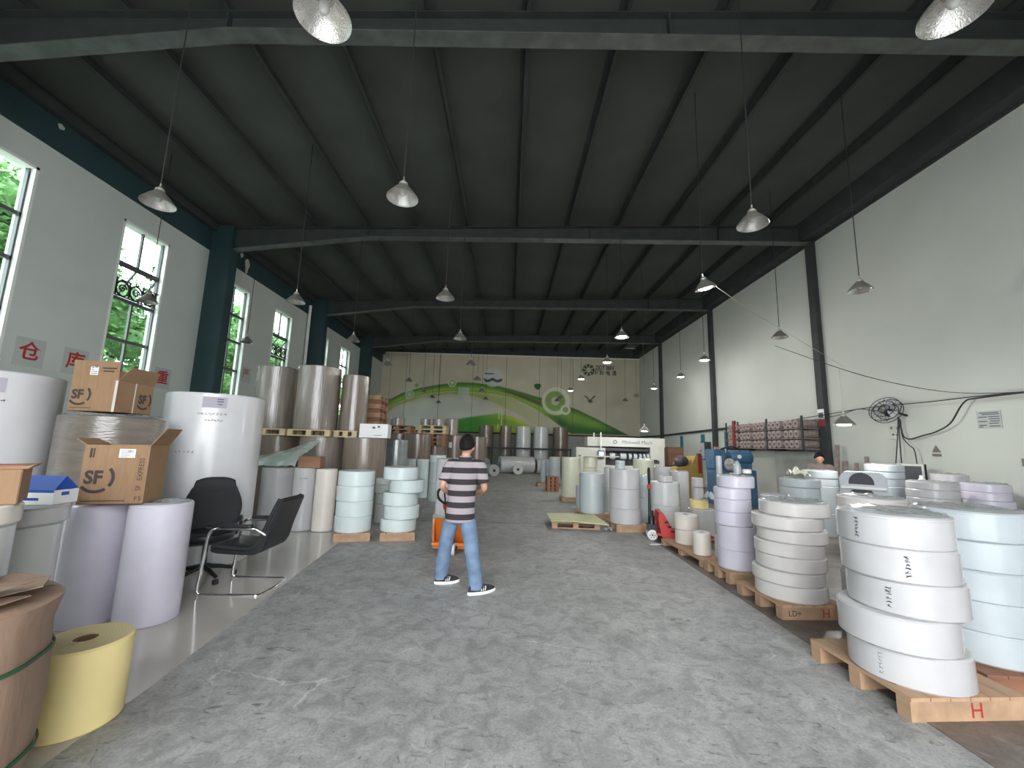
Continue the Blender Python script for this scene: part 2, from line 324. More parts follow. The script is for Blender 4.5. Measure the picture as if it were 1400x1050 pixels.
def blob(cy, cz, ry, rz_, sd):
    r = random.Random(sd); return [(cy + ry * math.cos(t) * r.uniform(.6, 1.1), cz + rz_ * math.sin(t) * r.uniform(.6, 1.1)) for t in [2 * PI * i / 11 for i in range(11)]]
for i, (cy, cz, ry, rz2) in enumerate(((12.85, 7.25, .13, .22), (12.55, 7.42, .09, .09), (12.85, 7.0, .07, .1), (11.85, 7.12, .09, .12), (7.15, 7.42, .08, .06))): patch(blob(cy, cz, ry, rz2, i), -8.768, wl)
# right partition
wr = struct(MB().box(XW, XW + .24, YF, YB + .3, 0, 8.4).build('wall_right', 'wallr'))
MB().box(8.765, 8.8, YF, YB, 7.75, 8.36).build('painted_band', 'steel', wr); MB().box(8.42, 8.77, YF, YB, 7.80, 8.36).build('added_dark_strut', 'steel', wr)  # strut box is added to keep the brightened roof edge dark
for cy in BEAM_Y:
    MB().box(8.66, 8.8, cy - .13, cy + .13, 0, 7.76).build('column', 'steel', wr, bevel=.01)
nb = MB().box(8.652, 8.66, 11.235, 11.465, 2.56, 2.84).build('column_notice', 'sheet', wr)
MB().box(8.647, 8.653, 11.26, 11.44, 2.6, 2.74).build('notice_print', 'ink', nb)
MB().box(8.655, 8.662, 11.22, 11.48, 2.36, 2.54).build('red_band', 'darkred', wr)
b = MB().tube([(8.74, 27.4, 2.36), (8.74, 24.2, 2.36), (8.74, 20.2, 2.45), (8.74, 16.2, 2.52)], .045, 8); b.build('conduit', 'steel', wr, smooth=True)
# front wall with the wide open doorway the daylight comes through
hw = DOOR_W / 2
wf = struct(MB().box(-XW - .24, -hw, YF - .2, YF, 0, 8.4).box(hw, XW + .24, YF - .2, YF, 0, 8.4).box(-hw, hw, YF - .2, YF, DOOR_H, 8.4).build('wall_front', 'wall'))
# back wall: sandwich panels with a painted mural
def lerp(a, b, t): return tuple(x + (y - x) * t for x, y in zip(a, b))
def interp(tab, x):
    if x <= tab[0][0]: return tab[0][1]
    for (x0, y0), (x1, y1) in zip(tab, tab[1:]):
        if x <= x1:
            t = (x - x0) / (x1 - x0); return y0 + (y1 - y0) * t
    return tab[-1][1]
TOP = [(-8.9, 4.05), (-8.0, 4.5), (-7.3, 4.92), (-6.09, 5.30), (-4.86, 5.55), (-3.38, 5.75), (-2.39, 5.75), (-.89, 5.58), (.11, 5.38), (1.61, 4.97), (3.1, 4.6), (4.59, 4.1), (6.07, 3.42), (7.54, 2.72), (8.6, 2.2)]
BOT = [(-8.9, 3.4), (-8.0, 4.0), (-6.79, 4.5), (-5.33, 4.88), (-3.85, 5.05), (-2.36, 5.0), (-1.1, 4.92), (.15, 4.72), (1.64, 4.05), (2.6, 3.45), (3.4, 2.9), (4.1, 2.4)]
LOW = [(-8.9, 3.0), (-7.7, 3.9), (-6.0, 4.55), (-4.0, 4.85), (-2.4, 4.72), (-1.1, 4.36), (.15, 3.82), (1.2, 3.3), (2.2, 2.6), (2.6, 2.3)]
HILL = [(-9, 2.2), (-6.4, 2.4), (-4.73, 3.05), (-2.79, 3.45), (-.84, 3.75), (.3, 3.55), (1.2, 3.1), (1.9, 2.3)]
def sm(a, b, x): t = max(0, min(1, (x - a) / (b - a))); return t * t * (3 - 2 * t)
def mural(x, z):
    c = (.50, .455, .345); c = lerp(c, (.40, .38, .29), sm(0, 8, x))
    t, bo, lo, hi = interp(TOP, x), interp(BOT, x), interp(LOW, x), interp(HILL, x)
    if z < lo: c = lerp(c, (.52, .55, .50), .8 * sm(2, -4, x) * sm(0, .3, lo - z))
    if lo < z < bo: c = lerp(c, (.27, .36, .07), .75 * sm(3.2, -3, x) * sm(0, .12, z - lo) + .15)
    if z < hi:
        u = (hi - z); gcol = lerp((.06, .26, .03), (.42, .52, .07), sm(-2.6, .8, x)); gcol = lerp(gcol, (.05, .20, .04), .5 * sm(.2, .5, u) * sm(1.0, .7, u)); c = lerp(c, gcol, sm(0, .16, u))
    if bo < z < t:
        v = (z - bo) / (t - bo); gcol = lerp((.20, .34, .05), (.045, .17, .025), sm(.35, .95, v)); gcol = lerp(gcol, (.30, .42, .08), .6 * sm(.25, .0, abs(v - .35)))
        if x > -1.2: gcol = lerp(gcol, (.075, .065, .045), .85 * sm(.22, .06, abs(v - .55)) * sm(-1.2, .2, x) * sm(3.0, 1.6, x))
        if x > 2: gcol = lerp(gcol, lerp((.035, .12, .03), (.16, .30, .05), sm(.2, .6, v) * sm(1, .7, v)), sm(2, 3.5, x))
        if x > 5.5: gcol = lerp(gcol, (.03, .09, .04), sm(5.5, 7.5, x))
        e = sm(0, .10, z - bo) * sm(0, .07, t - z); c = lerp(c, gcol, e)
    def disc(cx, cz, r, col, ri=0., a=1.):
        d = math.hypot(x - cx, z - cz); return a * sm(r + .03, r - .03, d) * (sm(ri - .03, ri + .03, d) if ri else 1)
    for (cx, cz, r, col, ri, a) in ((-6.8, 4.8, .32, (.62, .64, .52), .0, .55), (-6.8, 4.8, .24, (.25, .36, .18), .15, .9), (-3.95, 5.66, .29, (.62, .66, .52), .0, .75), (-3.95, 5.66, .22, (.16, .30, .08), .12, .9), (-6.35, 5.42, .13, (.10, .26, .06), 0., .8),
                                (-1.2, 6.12, .66, (.50, .53, .53), 0., .75), (3.1, 4.62, .95, (.60, .60, .46), .0, .85), (3.05, 4.62, .68, (.20, .33, .08), .28, .95), (3.75, 4.05, .34, (.60, .60, .46), 0., 1.), (3.75, 4.05, .2, (.22, .33, .10), 0., .9),
                                (5.33, 4.92, .48, (.30, .30, .22), .43, .4), (1.84, 5.7, .35, (.45, .42, .33), .28, .5)):
        c = lerp(c, col, disc(cx, cz, r, col, ri, a))
    if abs(x + 3.15) < .38 and abs(z - 5.02) < .33: c = lerp(c, (.46, .52, .46), .75)
    if math.hypot(x + 1.2, z - 6.12) < .64:
        if abs(z - 5.92 - .06 * math.sin(9 * x)) < .10: c = (.07, .08, .08)
        if abs(z - 6.35) < .05 and x < -1.15: c = (.10, .11, .12)
    if math.hypot((x - 1.84) / 1.2, z - 5.66 - .1 * math.sin(6 * x)) < .2: c = (.03, .10, .04)
    for k in (-1, 1):
        if abs((z - 4.72) - abs(x - 5.4) * (.9 if k > 0 else 1.)) < .05 and z < 5.05: c = (.08, .09, .06)
    if math.hypot((x - 5.42) / 1.8, z - 4.66) < .09: c = (.06, .08, .05)
    for lx, lz in ((.0, 3.2),):
        pass
    for lx in (-.75, -.55):
        if abs(x - lx - .02 * (z - 3)) < .02 and 2.5 < z < 4.05: c = (.62, .66, .30)
    # logo flower
    dx, dz = x - 5.3, z - 6.82; d = math.hypot(dx, dz)
    if .16 < d < .42 and (math.atan2(dz, dx) * 8 / (2 * PI) + .3) % 1 < .74: c = (.05, .085, .04)
    k = 1.25 + .12 * noise.noise(Vector((x * 1.3, z * 1.3, 0)))
    return tuple(v * k for v in c)
def attr_mat():
    m = bpy.data.materials.new('mural_paint'); nt, bb = nodes(m); a = nt.nodes.new('ShaderNodeVertexColor'); a.layer_name = 'mural'; nt.links.new(a.outputs[0], bb.inputs['Base Color']); bb.inputs['Roughness'].default_value = .75; return m
MT['mural'] = attr_mat()
wbk = struct(MB().box(-XW, XW, YB + .02, YB + .25, 0, 8.4).build('wall_back', 'steel'))
edges = [-8.8, -7.11, -4.84, -2.57, -.3, 1.97, 4.24, 6.51, 8.8]
for x0, x1 in zip(edges, edges[1:]):
    x0 += .012; x1 -= .012; nx = max(2, int((x1 - x0) / .045)); nz = int(5.25 / .045); q = MB(); z0, z1 = 2.4, 7.66
    vs = [(x0 + (x1 - x0) * i / nx, YB - .03, z0 + (z1 - z0) * j / nz) for j in range(nz + 1) for i in range(nx + 1)]
    fs = [(j * (nx + 1) + i, j * (nx + 1) + i + 1, (j + 1) * (nx + 1) + i + 1, (j + 1) * (nx + 1) + i) for j in range(nz) for i in range(nx)]
    rim = [i for i in range(nx + 1)] + [(j + 1) * (nx + 1) + nx for j in range(nz)] + [nz * (nx + 1) + i for i in reversed(range(nx))] + [j * (nx + 1) for j in reversed(range(1, nz))]
    o0 = len(vs); vs += [(vs[i][0], YB + .02, vs[i][2]) for i in rim]; k = len(rim)
    fs += [(rim[i], o0 + i, o0 + (i + 1) % k, rim[(i + 1) % k]) for i in range(k)]
    me = bpy.data.meshes.new('wall_panel'); me.from_pydata(vs, [], fs); me.materials.append(MT['mural'])
    ca = me.color_attributes.new('mural', 'FLOAT_COLOR', 'POINT')
    for i, v in enumerate(vs): ca.data[i].color = (*mural(v[0], v[2]), 1)
    link('wall_panel', me, wbk)
MB().box(-8.8, 8.8, YB - .03, YB + .02, 0, 2.3).build('lower_panel', 'greypanel', wbk)
MB().box(-8.8, 8.8, YB - .07, YB - .02, 2.3, 2.4).build('rail', 'steel', wbk)
MB().box(-8.8, 8.8, YB - .08, YB - .02, 7.62, 7.68).build('top_trim', 'frame', wbk)
text('ZJDT IBEV', .40, 'print', wbk, (6.42, YB - .033, 6.98), (PI / 2, 0, 0), 'mural_lettering', sx=.74, bold=.025)
text('中 聆 电 通', .36, 'print', wbk, (6.42, YB - .033, 6.62), (PI / 2, 0, 0), 'mural_lettering', sx=.92, bold=.02)
# roof
b = MB(); b.add([(-9.04, YF, rz(-9.04) + .2), (9.04, YF, rz(9.04) + .2), (9.04, YB + .3, rz(9.04) + .2), (-9.04, YB + .3, rz(-9.04) + .2), (-9.04, YF, rz(-9.04) + .32), (9.04, YF, rz(9.04) + .32), (9.04, YB + .3, rz(9.04) + .32), (-9.04, YB + .3, rz(-9.04) + .32)],
              [(0, 3, 2, 1), (4, 5, 6, 7), (0, 1, 5, 4), (1, 2, 6, 5), (2, 3, 7, 6), (3, 0, 4, 7)])
ce = struct(b.build('ceiling', 'roof'))
for k in range(-5, 7):
    x = -1.36 + 1.47 * k; z = rz(x)
    q = MB().box(x - .035, x - .028, YF, YB, z, z + .2).box(x - .035, x + .04, YF, YB, z, z + .008).box(x - .10, x - .028, YF, YB, z + .19, z + .2)
    q.build('purlin', 'steel', ce)
for cy in BEAM_Y:
    xs = [-8.2, -4.3, 8.75]; zb = [7.02, 7.52, 7.76]
    web = MB().prism([(-8.4, zb[0] - .1), (-8.2, zb[0]), (-4.3, zb[1]), (8.75, zb[2]), (8.75, rz(8.75)), (-8.4, rz(-8.4))], cy - .012, cy + .012).build('roof_beam', 'steel', ce)
    MB().prism([(-8.2, zb[0] - .02), (-4.3, zb[1] - .02), (8.75, zb[2] - .02), (8.75, zb[2]), (-4.3, zb[1]), (-8.2, zb[0])], cy - .12, cy + .12).build('lower_flange', 'flange', web)
    MB().prism([(-8.5, rz(-8.5) - .015), (8.75, rz(8.75) - .015), (8.75, rz(8.75)), (-8.5, rz(-8.5))], cy - .12, cy + .12).build('upper_flange', 'steel', web)
    for sxp in (-4.3, 2.2, 6.0): MB().box(sxp - .008, sxp + .008, cy - .11, cy + .11, interp(list(zip(xs, zb)), sxp), rz(sxp)).build('stiffener', 'steel', web)
# windows
ROWS = [WIN_Z0, 3.72, 4.64, 5.47, WIN_Z1]
def window(i, wy, opened):
    w = struct(bpy.data.objects.new('window_%d' % i, None)); COL.objects.link(w); w.location = (-8.92, wy, 0); hw = WIN_W / 2
    q = MB()
    for s in (-1, 1): q.box(-.12, .125, s * hw - s * .05, s * hw, WIN_Z0, WIN_Z1) if s > 0 else q.box(-.12, .125, -hw, -hw + .05, WIN_Z0, WIN_Z1)
    q.box(-.12, .125, -hw, hw, WIN_Z1 - .05, WIN_Z1).box(-.12, .15, -hw, hw, WIN_Z0, WIN_Z0 + .05); q.build('frame', 'frame', w)
    a = hw - .05
    q = MB()
    for zz in ROWS[1:-1]: q.box(-.04, .03, -a, a, zz - .035, zz + .035)
    for s in (-1, 1): q.box(-.04, .03, s * a - .03 * (s > 0), s * a + .03 * (s < 0), WIN_Z0, WIN_Z1)
    q.build('bars', 'mull', w)
    for r in range(4):
        z0, z1 = ROWS[r] + .035, ROWS[r + 1] - .035
        if r == 2 and opened:
            T = Matrix.Translation((-.01, 0, z1)) @ Matrix.Rotation(math.radians(33), 4, 'Y'); h = z1 - z0
            s_ = MB(); 
            for y0, y1, za, zb2 in ((-a, a, -.04, 0), (-a, a, -h, -h + .04), (-a, -a + .04, -h, 0), (a - .04, a, -h, 0), (-.02, .02, -h, 0)): s_.box(-.015, .015, y0, y1, za, zb2, T)
            sash = s_.build('open_sash', 'mull', w)
            for s in (-1, 1): MB().box(-.003, .003, min(s * .02, s * (a - .04)), max(s * .02, s * (a - .04)), -h + .04, -.04, T).build('pane', 'glass', sash)
            for s in (-1, 1): MB().tube([(0, s * (a - .02), z0 + .05), tuple(T @ Vector((0, s * (a - .02), -h * .75)))], .01, 6).build('stay', 'mull', sash)
            # scrolled iron guard across the opening
            gq = MB(); zc = z0 + .2
            gq.tube([(.06, -a, z0 + .40), (.06, a, z0 + .40)], .012, 6).tube([(.06, -a, z0 + .02), (.06, a, z0 + .02)], .012, 6)
            for cy_ in (-.34, .0, .34):
                gq.tube([(.06, cy_ + .16 * math.cos(t), zc + .17 * math.sin(t)) for t in [2 * PI * k / 18 for k in range(19)]], .022, 6, False)
                gq.tube([(.06, cy_ + .1 * (1 - k / 22) * math.cos(k * .5), zc + .1 * (1 - k / 22) * math.sin(k * .5)) for k in range(20)], .018, 6)
            for cy_ in (-.5, -.17, .17, .5): gq.box(.05, .07, cy_ - .02, cy_ + .02, z0 + .02, z0 + .4)
            gq.build('scroll_guard', 'black', w)
        else:
            MB().box(-.03, .02, -.022, .022, z0, z1).build('mullion', 'mull', w)
            for s in (-1, 1): MB().box(-.008, -.002, min(s * .022, s * (a - .03)), max(s * .022, s * (a - .03)), z0, z1).build('pane', 'glass', w)
for i, wy in enumerate(WIN_Y): window(i + 1, wy, i in (3, 5))
# trees in the yard outside the windows
def tree(x, y, h, rad, sd, label):
    r = random.Random(sd); t = thing('broadleaf_tree', label, 'tree', (x, y, -.12), 0, 'trees outside the windows')
    MB().tube([(0, 0, 0), (.08, .05, h * .35), (-.05, .1, h * .7)], [.16, .12, .06], 8).build('trunk', 'bark', t, smooth=True)
    q = MB(); n = 19000
    cl = [(r.gauss(0, .42) * rad, r.gauss(0, .42) * rad, h * r.uniform(.26, .95), r.uniform(.55, 1.0)) for _ in range(42)]
    for _ in range(n):
        cx, cy, cz, cr_ = r.choice(cl); d = Vector((r.gauss(0, 1), r.gauss(0, 1), r.gauss(0, .8))).normalized() * cr_ * r.random() ** .4
        p = Vector((cx, cy, cz)) + d; u = Vector((r.gauss(0, 1), r.gauss(0, 1), r.gauss(0, .5))).normalized(); v = u.cross(Vector((r.gauss(0, 1), r.gauss(0, 1), r.gauss(0, 1)))).normalized(); s = r.uniform(.06, .12)
        q.v += [tuple(p - u * s), tuple(p + v * s * .5), tuple(p + u * s), tuple(p - v * s * .5)]; k = len(q.v); q.f.append((k - 4, k - 3, k - 2, k - 1)); q.mi.append(0)
    for cx, cy, cz, cr_ in cl: q.sphere((cx, cy, cz), cr_ * .62, 9, 6)
    me = bpy.data.meshes.new('crown'); me.from_pydata(q.v, [], q.f); me.materials.append(MT['leaf']); o = link('crown', me, t); o['kind'] = 'stuff'
for i, (x, y, h, rd, lb) in enumerate(((-12.8, 9.2, 8.2, 1.9, 'leafy green tree outside the window nearest the open doorway'), (-13.4, 13.5, 8.2, 2.0, 'leafy green tree outside the second window from the doorway'), (-12.8, 17.8, 7.6, 1.9, 'leafy green tree outside the first window past the column'),
                            (-13.8, 22.3, 7.6, 2.0, 'leafy green tree outside the fourth window with the open sash'), (-14.2, 27.2, 7.2, 2.0, 'leafy green tree outside the fifth window'), (-15.0, 32.5, 7.2, 2.2, 'leafy green tree farthest down the yard'))): tree(x, y, h, rd, 40 + i, lb)
# red wall characters on clear plates
for ch, yy, zz, lb in (('仓', 7.40, 3.04, 'clear wall plate with red character above the white jumbo roll'), ('库', 8.20, 3.03, 'clear wall plate with red character behind the upper open box'), ('重', 10.3, 3.03, 'clear wall plate with red character beside the second window'), ('严', 13.5, 3.67, 'clear wall plate with red character past the blue column')):
    p = MB().box(-8.8, -8.794, yy - .24, yy + .24, zz - .26, zz + .26).build('wall_sign', 'sign'); tag(p, lb, 'sign')
    text(ch, .36, 'redmark', p, (-8.792, yy, zz), (PI / 2, 0, PI / 2), 'red_character', bold=0. if ch == '严' else .02)
# ------------------------------------------------------------------ pallets and rolls
BM = {}
def box_mesh(name, sx, sy, sz, m):
    k = (round(sx, 3), round(sy, 3), round(sz, 3), m)
    if k not in BM: BM[k] = MB().box(-sx / 2, sx / 2, -sy / 2, sy / 2, -sz / 2, sz / 2).mesh(name, m)
    return BM[k]
def pallet(x, y, w, d, rot, label, h=.14, style='stringer', m='wood', z=0., mark=None, group=None, nb=6):
    t = thing('wooden_pallet', label, 'pallet', (x, y, z), rot, group)
    if style == 'stringer':
        for k in (-1, 0, 1): link('stringer', box_mesh('stringer', w, .09, h - .022, m), t, (0, k * (d / 2 - .045), (h - .022) / 2))
        bw = w / nb
        for i in range(nb): link('deck_board', box_mesh('deck_board', bw - .006, d + .01, .022, m), t, (-w / 2 + bw * (i + .5), 0, h - .011))
    else:
        bh = h - .044
        for i in (-1, 0, 1):
            for k in (-1, 0, 1): link('block', box_mesh('block', .11, .09, bh, m), t, (i * (w / 2 - .055), k * (d / 2 - .045), .022 + bh / 2))
        for k in (-1, 0, 1): link('bottom_board', box_mesh('bottom_board', w, .09, .022, m), t, (0, k * (d / 2 - .045), .011))
        bw = d / nb
        for i in range(nb): link('deck_board', box_mesh('deck_board', w, bw - .012, .022, m), t, (0, -d / 2 + bw * (i + .5), h - .011))
    if mark:
        for s, dx, mm, sz in mark: text(s, sz, mm, t, (dx, -d / 2 - .0015, (h - .02) / 2), (PI / 2, 0, 0), 'painted_mark')
    return t
ROLL_M = {}
CORE_M = {}
def roll_mesh(r, h, core, side, end, sd=0, wob=.006):
    rnd = random.Random(sd); ph = [rnd.uniform(0, 9) for _ in range(3)]
    def wf_(a, z): return 1 + wob * (noise.noise(Vector((math.cos(a) * 1.1 + ph[0], math.sin(a) * 1.1 + ph[1], z * 3 + ph[2])))) 
    q = MB(); e = min(.012, h * .1); q.lathe([(r - e, 0), (r, e)] + [(r, e + (h - 2 * e) * k / 3) for k in (1, 2)] + [(r, h - e), (r - e, h)], 56, wob=wf_)
    q.cur = 1; q.lathe([(r - e, h), (core + (r - core) * .5, h - .002), (core, h)], 56, wob=lambda a, z: wf_(a, h)); q.lathe([(core, 0), (r - e, 0)], 56)
    q.lathe([(core, h), (core, 0)], 56)
    return q.mesh('paper_roll', [MT[side], END[end]], smooth=True)
def roll(x, y, z0, z1, r, side, label, end='white', group=None, core=None, film=False, tilt=(0, 0), sd=None, name='paper_roll', wob=.006, cat='roll'):
    sd = sd if sd is not None else int((x * 37 + y * 91 + z0 * 53) * 100) % 9973
    core = core or min(.05, r * .28); h = z1 - z0
    o = link(name, roll_mesh(r, h, core, side, end, sd, wob), None, (x, y, z0), (tilt[0], tilt[1], (sd % 63) / 10)); tag(o, label, cat, group)
    q = MB().lathe([(core, .004), (core, h - .003), (core - .012, h - .003), (core - .012, .004)], 20); q.build('core', 'core', o, smooth=True)
    if film:
        rn = random.Random(sd); q = MB(); nr, ns = 7, 44
        vs = []
        for i in range(nr + 1):
            rr = r * (1.004 - i * .93 / nr)
            for k in range(ns):
                a = 2 * PI * k / ns; zz = h + .004 + (0 if i == 0 else abs(noise.noise(Vector((rr * 9 * math.cos(a), rr * 9 * math.sin(a), sd)))) * .032 + rn.uniform(0, .006))
                vs.append((rr * math.cos(a), rr * math.sin(a), zz - (.03 if i == 0 else 0)))
        q.add(vs, [(i * ns + k, i * ns + (k + 1) % ns, (i + 1) * ns + (k + 1) % ns, (i + 1) * ns + k) for i in range(nr) for k in range(ns)]); q.build('film_wrap', 'film', o, smooth='all')
    return o
NUM = ['', '', 'second', 'third', 'fourth', 'fifth', 'sixth', 'seventh']
def rank(i, n):
    if n == 1: return 'single'
    if i == 0: return 'lowest'
    if i == n - 1: return 'topmost'
    return NUM[i + 1] + ' from bottom'
def stack(x, y, z0, r, hs, side, desc, offs=None, end='white', film=True, lean=0., grp=None):
    z = z0; out = []; n = len(hs); rn = random.Random(int(x * 100 + y * 1000))
    for i, h in enumerate(hs):
        dx, dy = (offs[i] if offs else (rn.uniform(-.012, .012), rn.uniform(-.012, .012)))
        k = rn.uniform(.985, 1.01)
        out.append(roll(x + dx, y + dy, z, z + h, r * k, side, ('%s %s roll of the %s' % (rank(i, n), COLOUR[side], desc)) if n > 1 else '%s roll %s' % (COLOUR[side], desc), end, grp or desc, film=film and i == n - 1, sd=int(abs(x) * 71 + i * 13 + abs(y) * 29)))
        z += h
    return out
COLOUR = dict(p_white='white', p_lilac='lilac', p_blue='pale blue', p_cool='cool white', p_cream='cream', p_grey='grey white', p_ivory='ivory', p_warm='warm white', p_kraft='brown', p_foil='grey foil', p_silver='silver brown', p_kraft2='dark brown')
def scribble(par, r, a, z0, z1, n, sd, horiz=False, sz=.016, m='pen'):
    rn = random.Random(sd); q = MB()
    for i in range(n):
        t = (i + .5) / n
        for _ in range(2):
            pts = []
            for k in range(4):
                if horiz: aa = a + (t - .5) * (z1 - z0) / r + rn.uniform(-sz, sz) / r; zz = z0 + rn.uniform(-sz, sz)
                else: zz = z0 + (z1 - z0) * t + rn.uniform(-sz, sz) * .6; aa = a + rn.uniform(-sz, sz) / r
                pts.append(((r + .0015) * math.cos(aa), (r + .0015) * math.sin(aa), zz))
            q.tube(pts, .0016, 4)
    o = q.build('handwriting', m, par); return o
def patch_on(par, r, a, w, z0, z1, m, name, off=.003):
    q = MB(); n = 8; vs = []
    for k in range(n + 1):
        aa = a + (k / n - .5) * w / r; vs += [((r + off) * math.cos(aa), (r + off) * math.sin(aa), z0), ((r + off) * math.cos(aa), (r + off) * math.sin(aa), z1)]
    q.add(vs, [(2 * k, 2 * k + 2, 2 * k + 3, 2 * k + 1) for k in range(n)]); return q.build(name, m, par)
def facing(o): return math.atan2(-o.location.y, -o.location.x) - o.rotation_euler.z     # side of the roll turned to the doorway

# --- right side, from the doorway inwards
pallet(2.90, 3.19, .80, .78, .06, 'pale wooden pallet marked H under the five-roll white stack', mark=[('H', .04, 'redmark', .125)])
s1 = stack(2.83, 3.10, .14, .325, [.215] * 5, 'p_white', 'five-roll stack on the pallet marked H', [(0, 0), (-.055, 0), (.03, .0), (.0, 0), (-.01, 0)])
for o, da, sd in ((s1[4], -.62, 1), (s1[3], .15, 2), (s1[2], -.25, 3), (s1[0], -.42, 4)): scribble(o, .325, facing(o) + da, .04, .18, 6, sd)
pallet(3.78, 3.45, .82, .8, -.06, 'wooden pallet with dark edge under the cool white stack', m='wood3')
stack(3.74, 3.42, .14, .34, [.215] * 5, 'p_cool', 'stack right beside the H pallet', [(0, 0), (.01, 0), (0, 0), (.015, 0), (0, 0)])
pallet(3.03, 4.66, .66, .74, .05, 'wooden pallet marked H under the seven-roll warm white stack', mark=[('H', .12, 'redmark', .115), ('LD+', -.2, 'print', .075)])
stack(3.03, 4.60, .14, .325, [.15, .13, .14, .135, .13, .135, .14], 'p_warm', 'seven-roll leaning stack', [(0, 0), (-.02, 0), (.02, 0), (.01, 0), (.05, 0), (.0, 0), (.09, 0)])
pallet(3.74, 4.25, .5, .54, .05, 'wooden pallet wedged between the two H pallets', h=.12)
stack(3.67, 4.25, .12, .28, [.35, .36, .37], 'p_warm', 'wide stack between the H pallets')
roll(3.30, 3.80, 0, .72, .07, 'p_white', 'thin white roll standing between the two H pallets')
pallet(3.02, 5.62, .56, .6, .05, 'wooden pallet under the lilac stack')
stack(2.99, 5.56, .14, .222, [.235, .295, .17, .16, .145, .15], 'p_lilac', 'six-roll lilac stack', [(0, 0), (0, 0), (-.02, 0), (-.02, 0), (-.02, 0), (.03, 0)])
stack(3.49, 5.50, 0., .17, [.22, .2, .2, .16, .17, .12], 'p_lilac', 'narrow stack behind the lilac stack')
pallet(2.95, 6.68, .5, 1.34, .06, 'long low pallet under the small cream rolls', h=.10, nb=3)
stack(2.97, 7.02, .10, .185, [.23, .235], 'p_cream', 'two-roll cream stack beside the red jack', film=False)
roll(2.90, 6.33, .10, .42, .125, 'p_cream', 'short cream roll on the long low pallet')
roll(3.06, 6.08, .10, .42, .085, 'p_cool', 'short thin bluish roll on the long low pallet')
roll(3.78, 8.23, 0., .50, .24, 'p_grey', 'grey white roll under the folded paper and small rolls', 'grey')
roll(3.74, 8.23, .50, .67, .168, 'p_yellow', 'short yellow roll under the folded white sheet', 'yellow')
stack(3.72, 8.21, .67, .108, [.23, .18], 'p_white', 'small pair on the yellow roll', film=False)
pallet(2.42, 8.62, .64, .66, .1, 'wooden pallet under the tall white roll by the red jack')
sb = stack(2.38, 8.55, .14, .305, [.285, .38, .395], 'p_white', 'tall stack left of the red jack', [(.01, 0), (0, 0), (0, 0)], film=False)
stack(2.27, 8.45, 1.2, .095, [.055, .055, .055], 'p_cool', 'tiny stack topping the tall white stack', film=False)
pallet(3.13, 8.36, .62, .6, .0, 'block pallet under the grey stack behind the red jack', h=.13, style='block')
stack(3.13, 8.36, .13, .28, [.40, .445], 'p_grey', 'grey stack right of the red jack', film=False)
roll(3.14, 8.36, .975, 1.085, .145, 'p_white', 'short white roll on the grey stack by the red jack')
stack(3.0, 9.18, 0., .145, [.3, .26, .26, .2], 'p_cool', 'thin bluish stack behind the red jack')
stack(3.80, 9.25, 0., .20, [.55, .59], 'p_white', 'pair behind the grey stack')
stack(3.78, 10.25, 0., .205, [.6, .58], 'p_white', 'pair in front of the slitting machine')
pallet(1.98, 9.80, .62, .64, .25, 'wooden pallet under the bluish roll near the yellow sheet')
roll(1.95, 9.72, .14, 1.03, .285, 'p_cool', 'bluish white roll on a pallet behind the yellow sheet')
roll(1.88, 11.05, 0., .63, .085, 'p_cool', 'thin bluish roll leaning beside the tall ivory roll')
pallet(1.93, 12.82, .62, .62, .0, 'wooden pallet under the tall ivory roll', h=.12)
roll(1.92, 12.75, .12, 1.29, .285, 'p_ivory', 'tall ivory roll standing on a pallet')
stack(2.47, 12.6, 0., .205, [1.0, .33], 'p_ivory', 'ivory pair behind the tall ivory roll', film=False)
stack(2.60, 10.8, 0., .11, [.6, .5], 'p_grey', 'slim stack between the bluish and white stacks')
stack(3.75, 11.6, 0., .28, [.7, .61], 'p_ivory', 'wide ivory pair before the machine')
for k, zz in enumerate((.0, .13, .26, .39)): pallet(1.62, 15.3, .42, .4, .05, '%s pallet of the small pile by the ivory roll' % rank(k, 4), h=.13, style='block', m='wood3', z=zz, nb=4)
pallet(1.66, 17.3, .9, .9, 0, 'wooden pallet under the farthest bluish rolls', h=.12)
for (x, y, r, z1, lb) in ((1.46, 17.45, .108, 1.02, 'slim bluish roll at the left of the farthest pallet'), (1.68, 17.75, .085, 1.0, 'slimmest bluish roll in the middle of the farthest pallet'), (1.90, 17.1, .235, 1.17, 'wide bluish roll on the farthest pallet')): roll(x, y, .12, z1, r, 'p_cool', lb)
# rolls along the right wall
for (x, y, r, hs, side, ds) in ((5.05, 7.23, .30, [.52, .52, .14], 'p_cool', 'wide stack behind the lilac stack top'), (6.45, 8.6, .29, [.45, .52, .15, .15], 'p_cool', 'stack before the person at the wall'), (7.30, 8.08, .30, [.52, .52, .14, .13, .13], 'p_cool', 'stack below the wall fan'),
                          (6.95, 6.84, .32, [.4, .4, .16, .13, .12], 'p_white', 'stack below the warning sign'), (8.0, 7.56, .25, [.6, .56, .15], 'p_white', 'stack close to the wall notice'), (7.75, 6.76, .285, [.55, .4, .13, .13], 'p_lilac', 'wall stack nearest the doorway'), (8.35, 6.4, .25, [.55, .5], 'p_white', 'last short stack along the wall')):
    stack(x, y, 0., r, hs, side, ds)
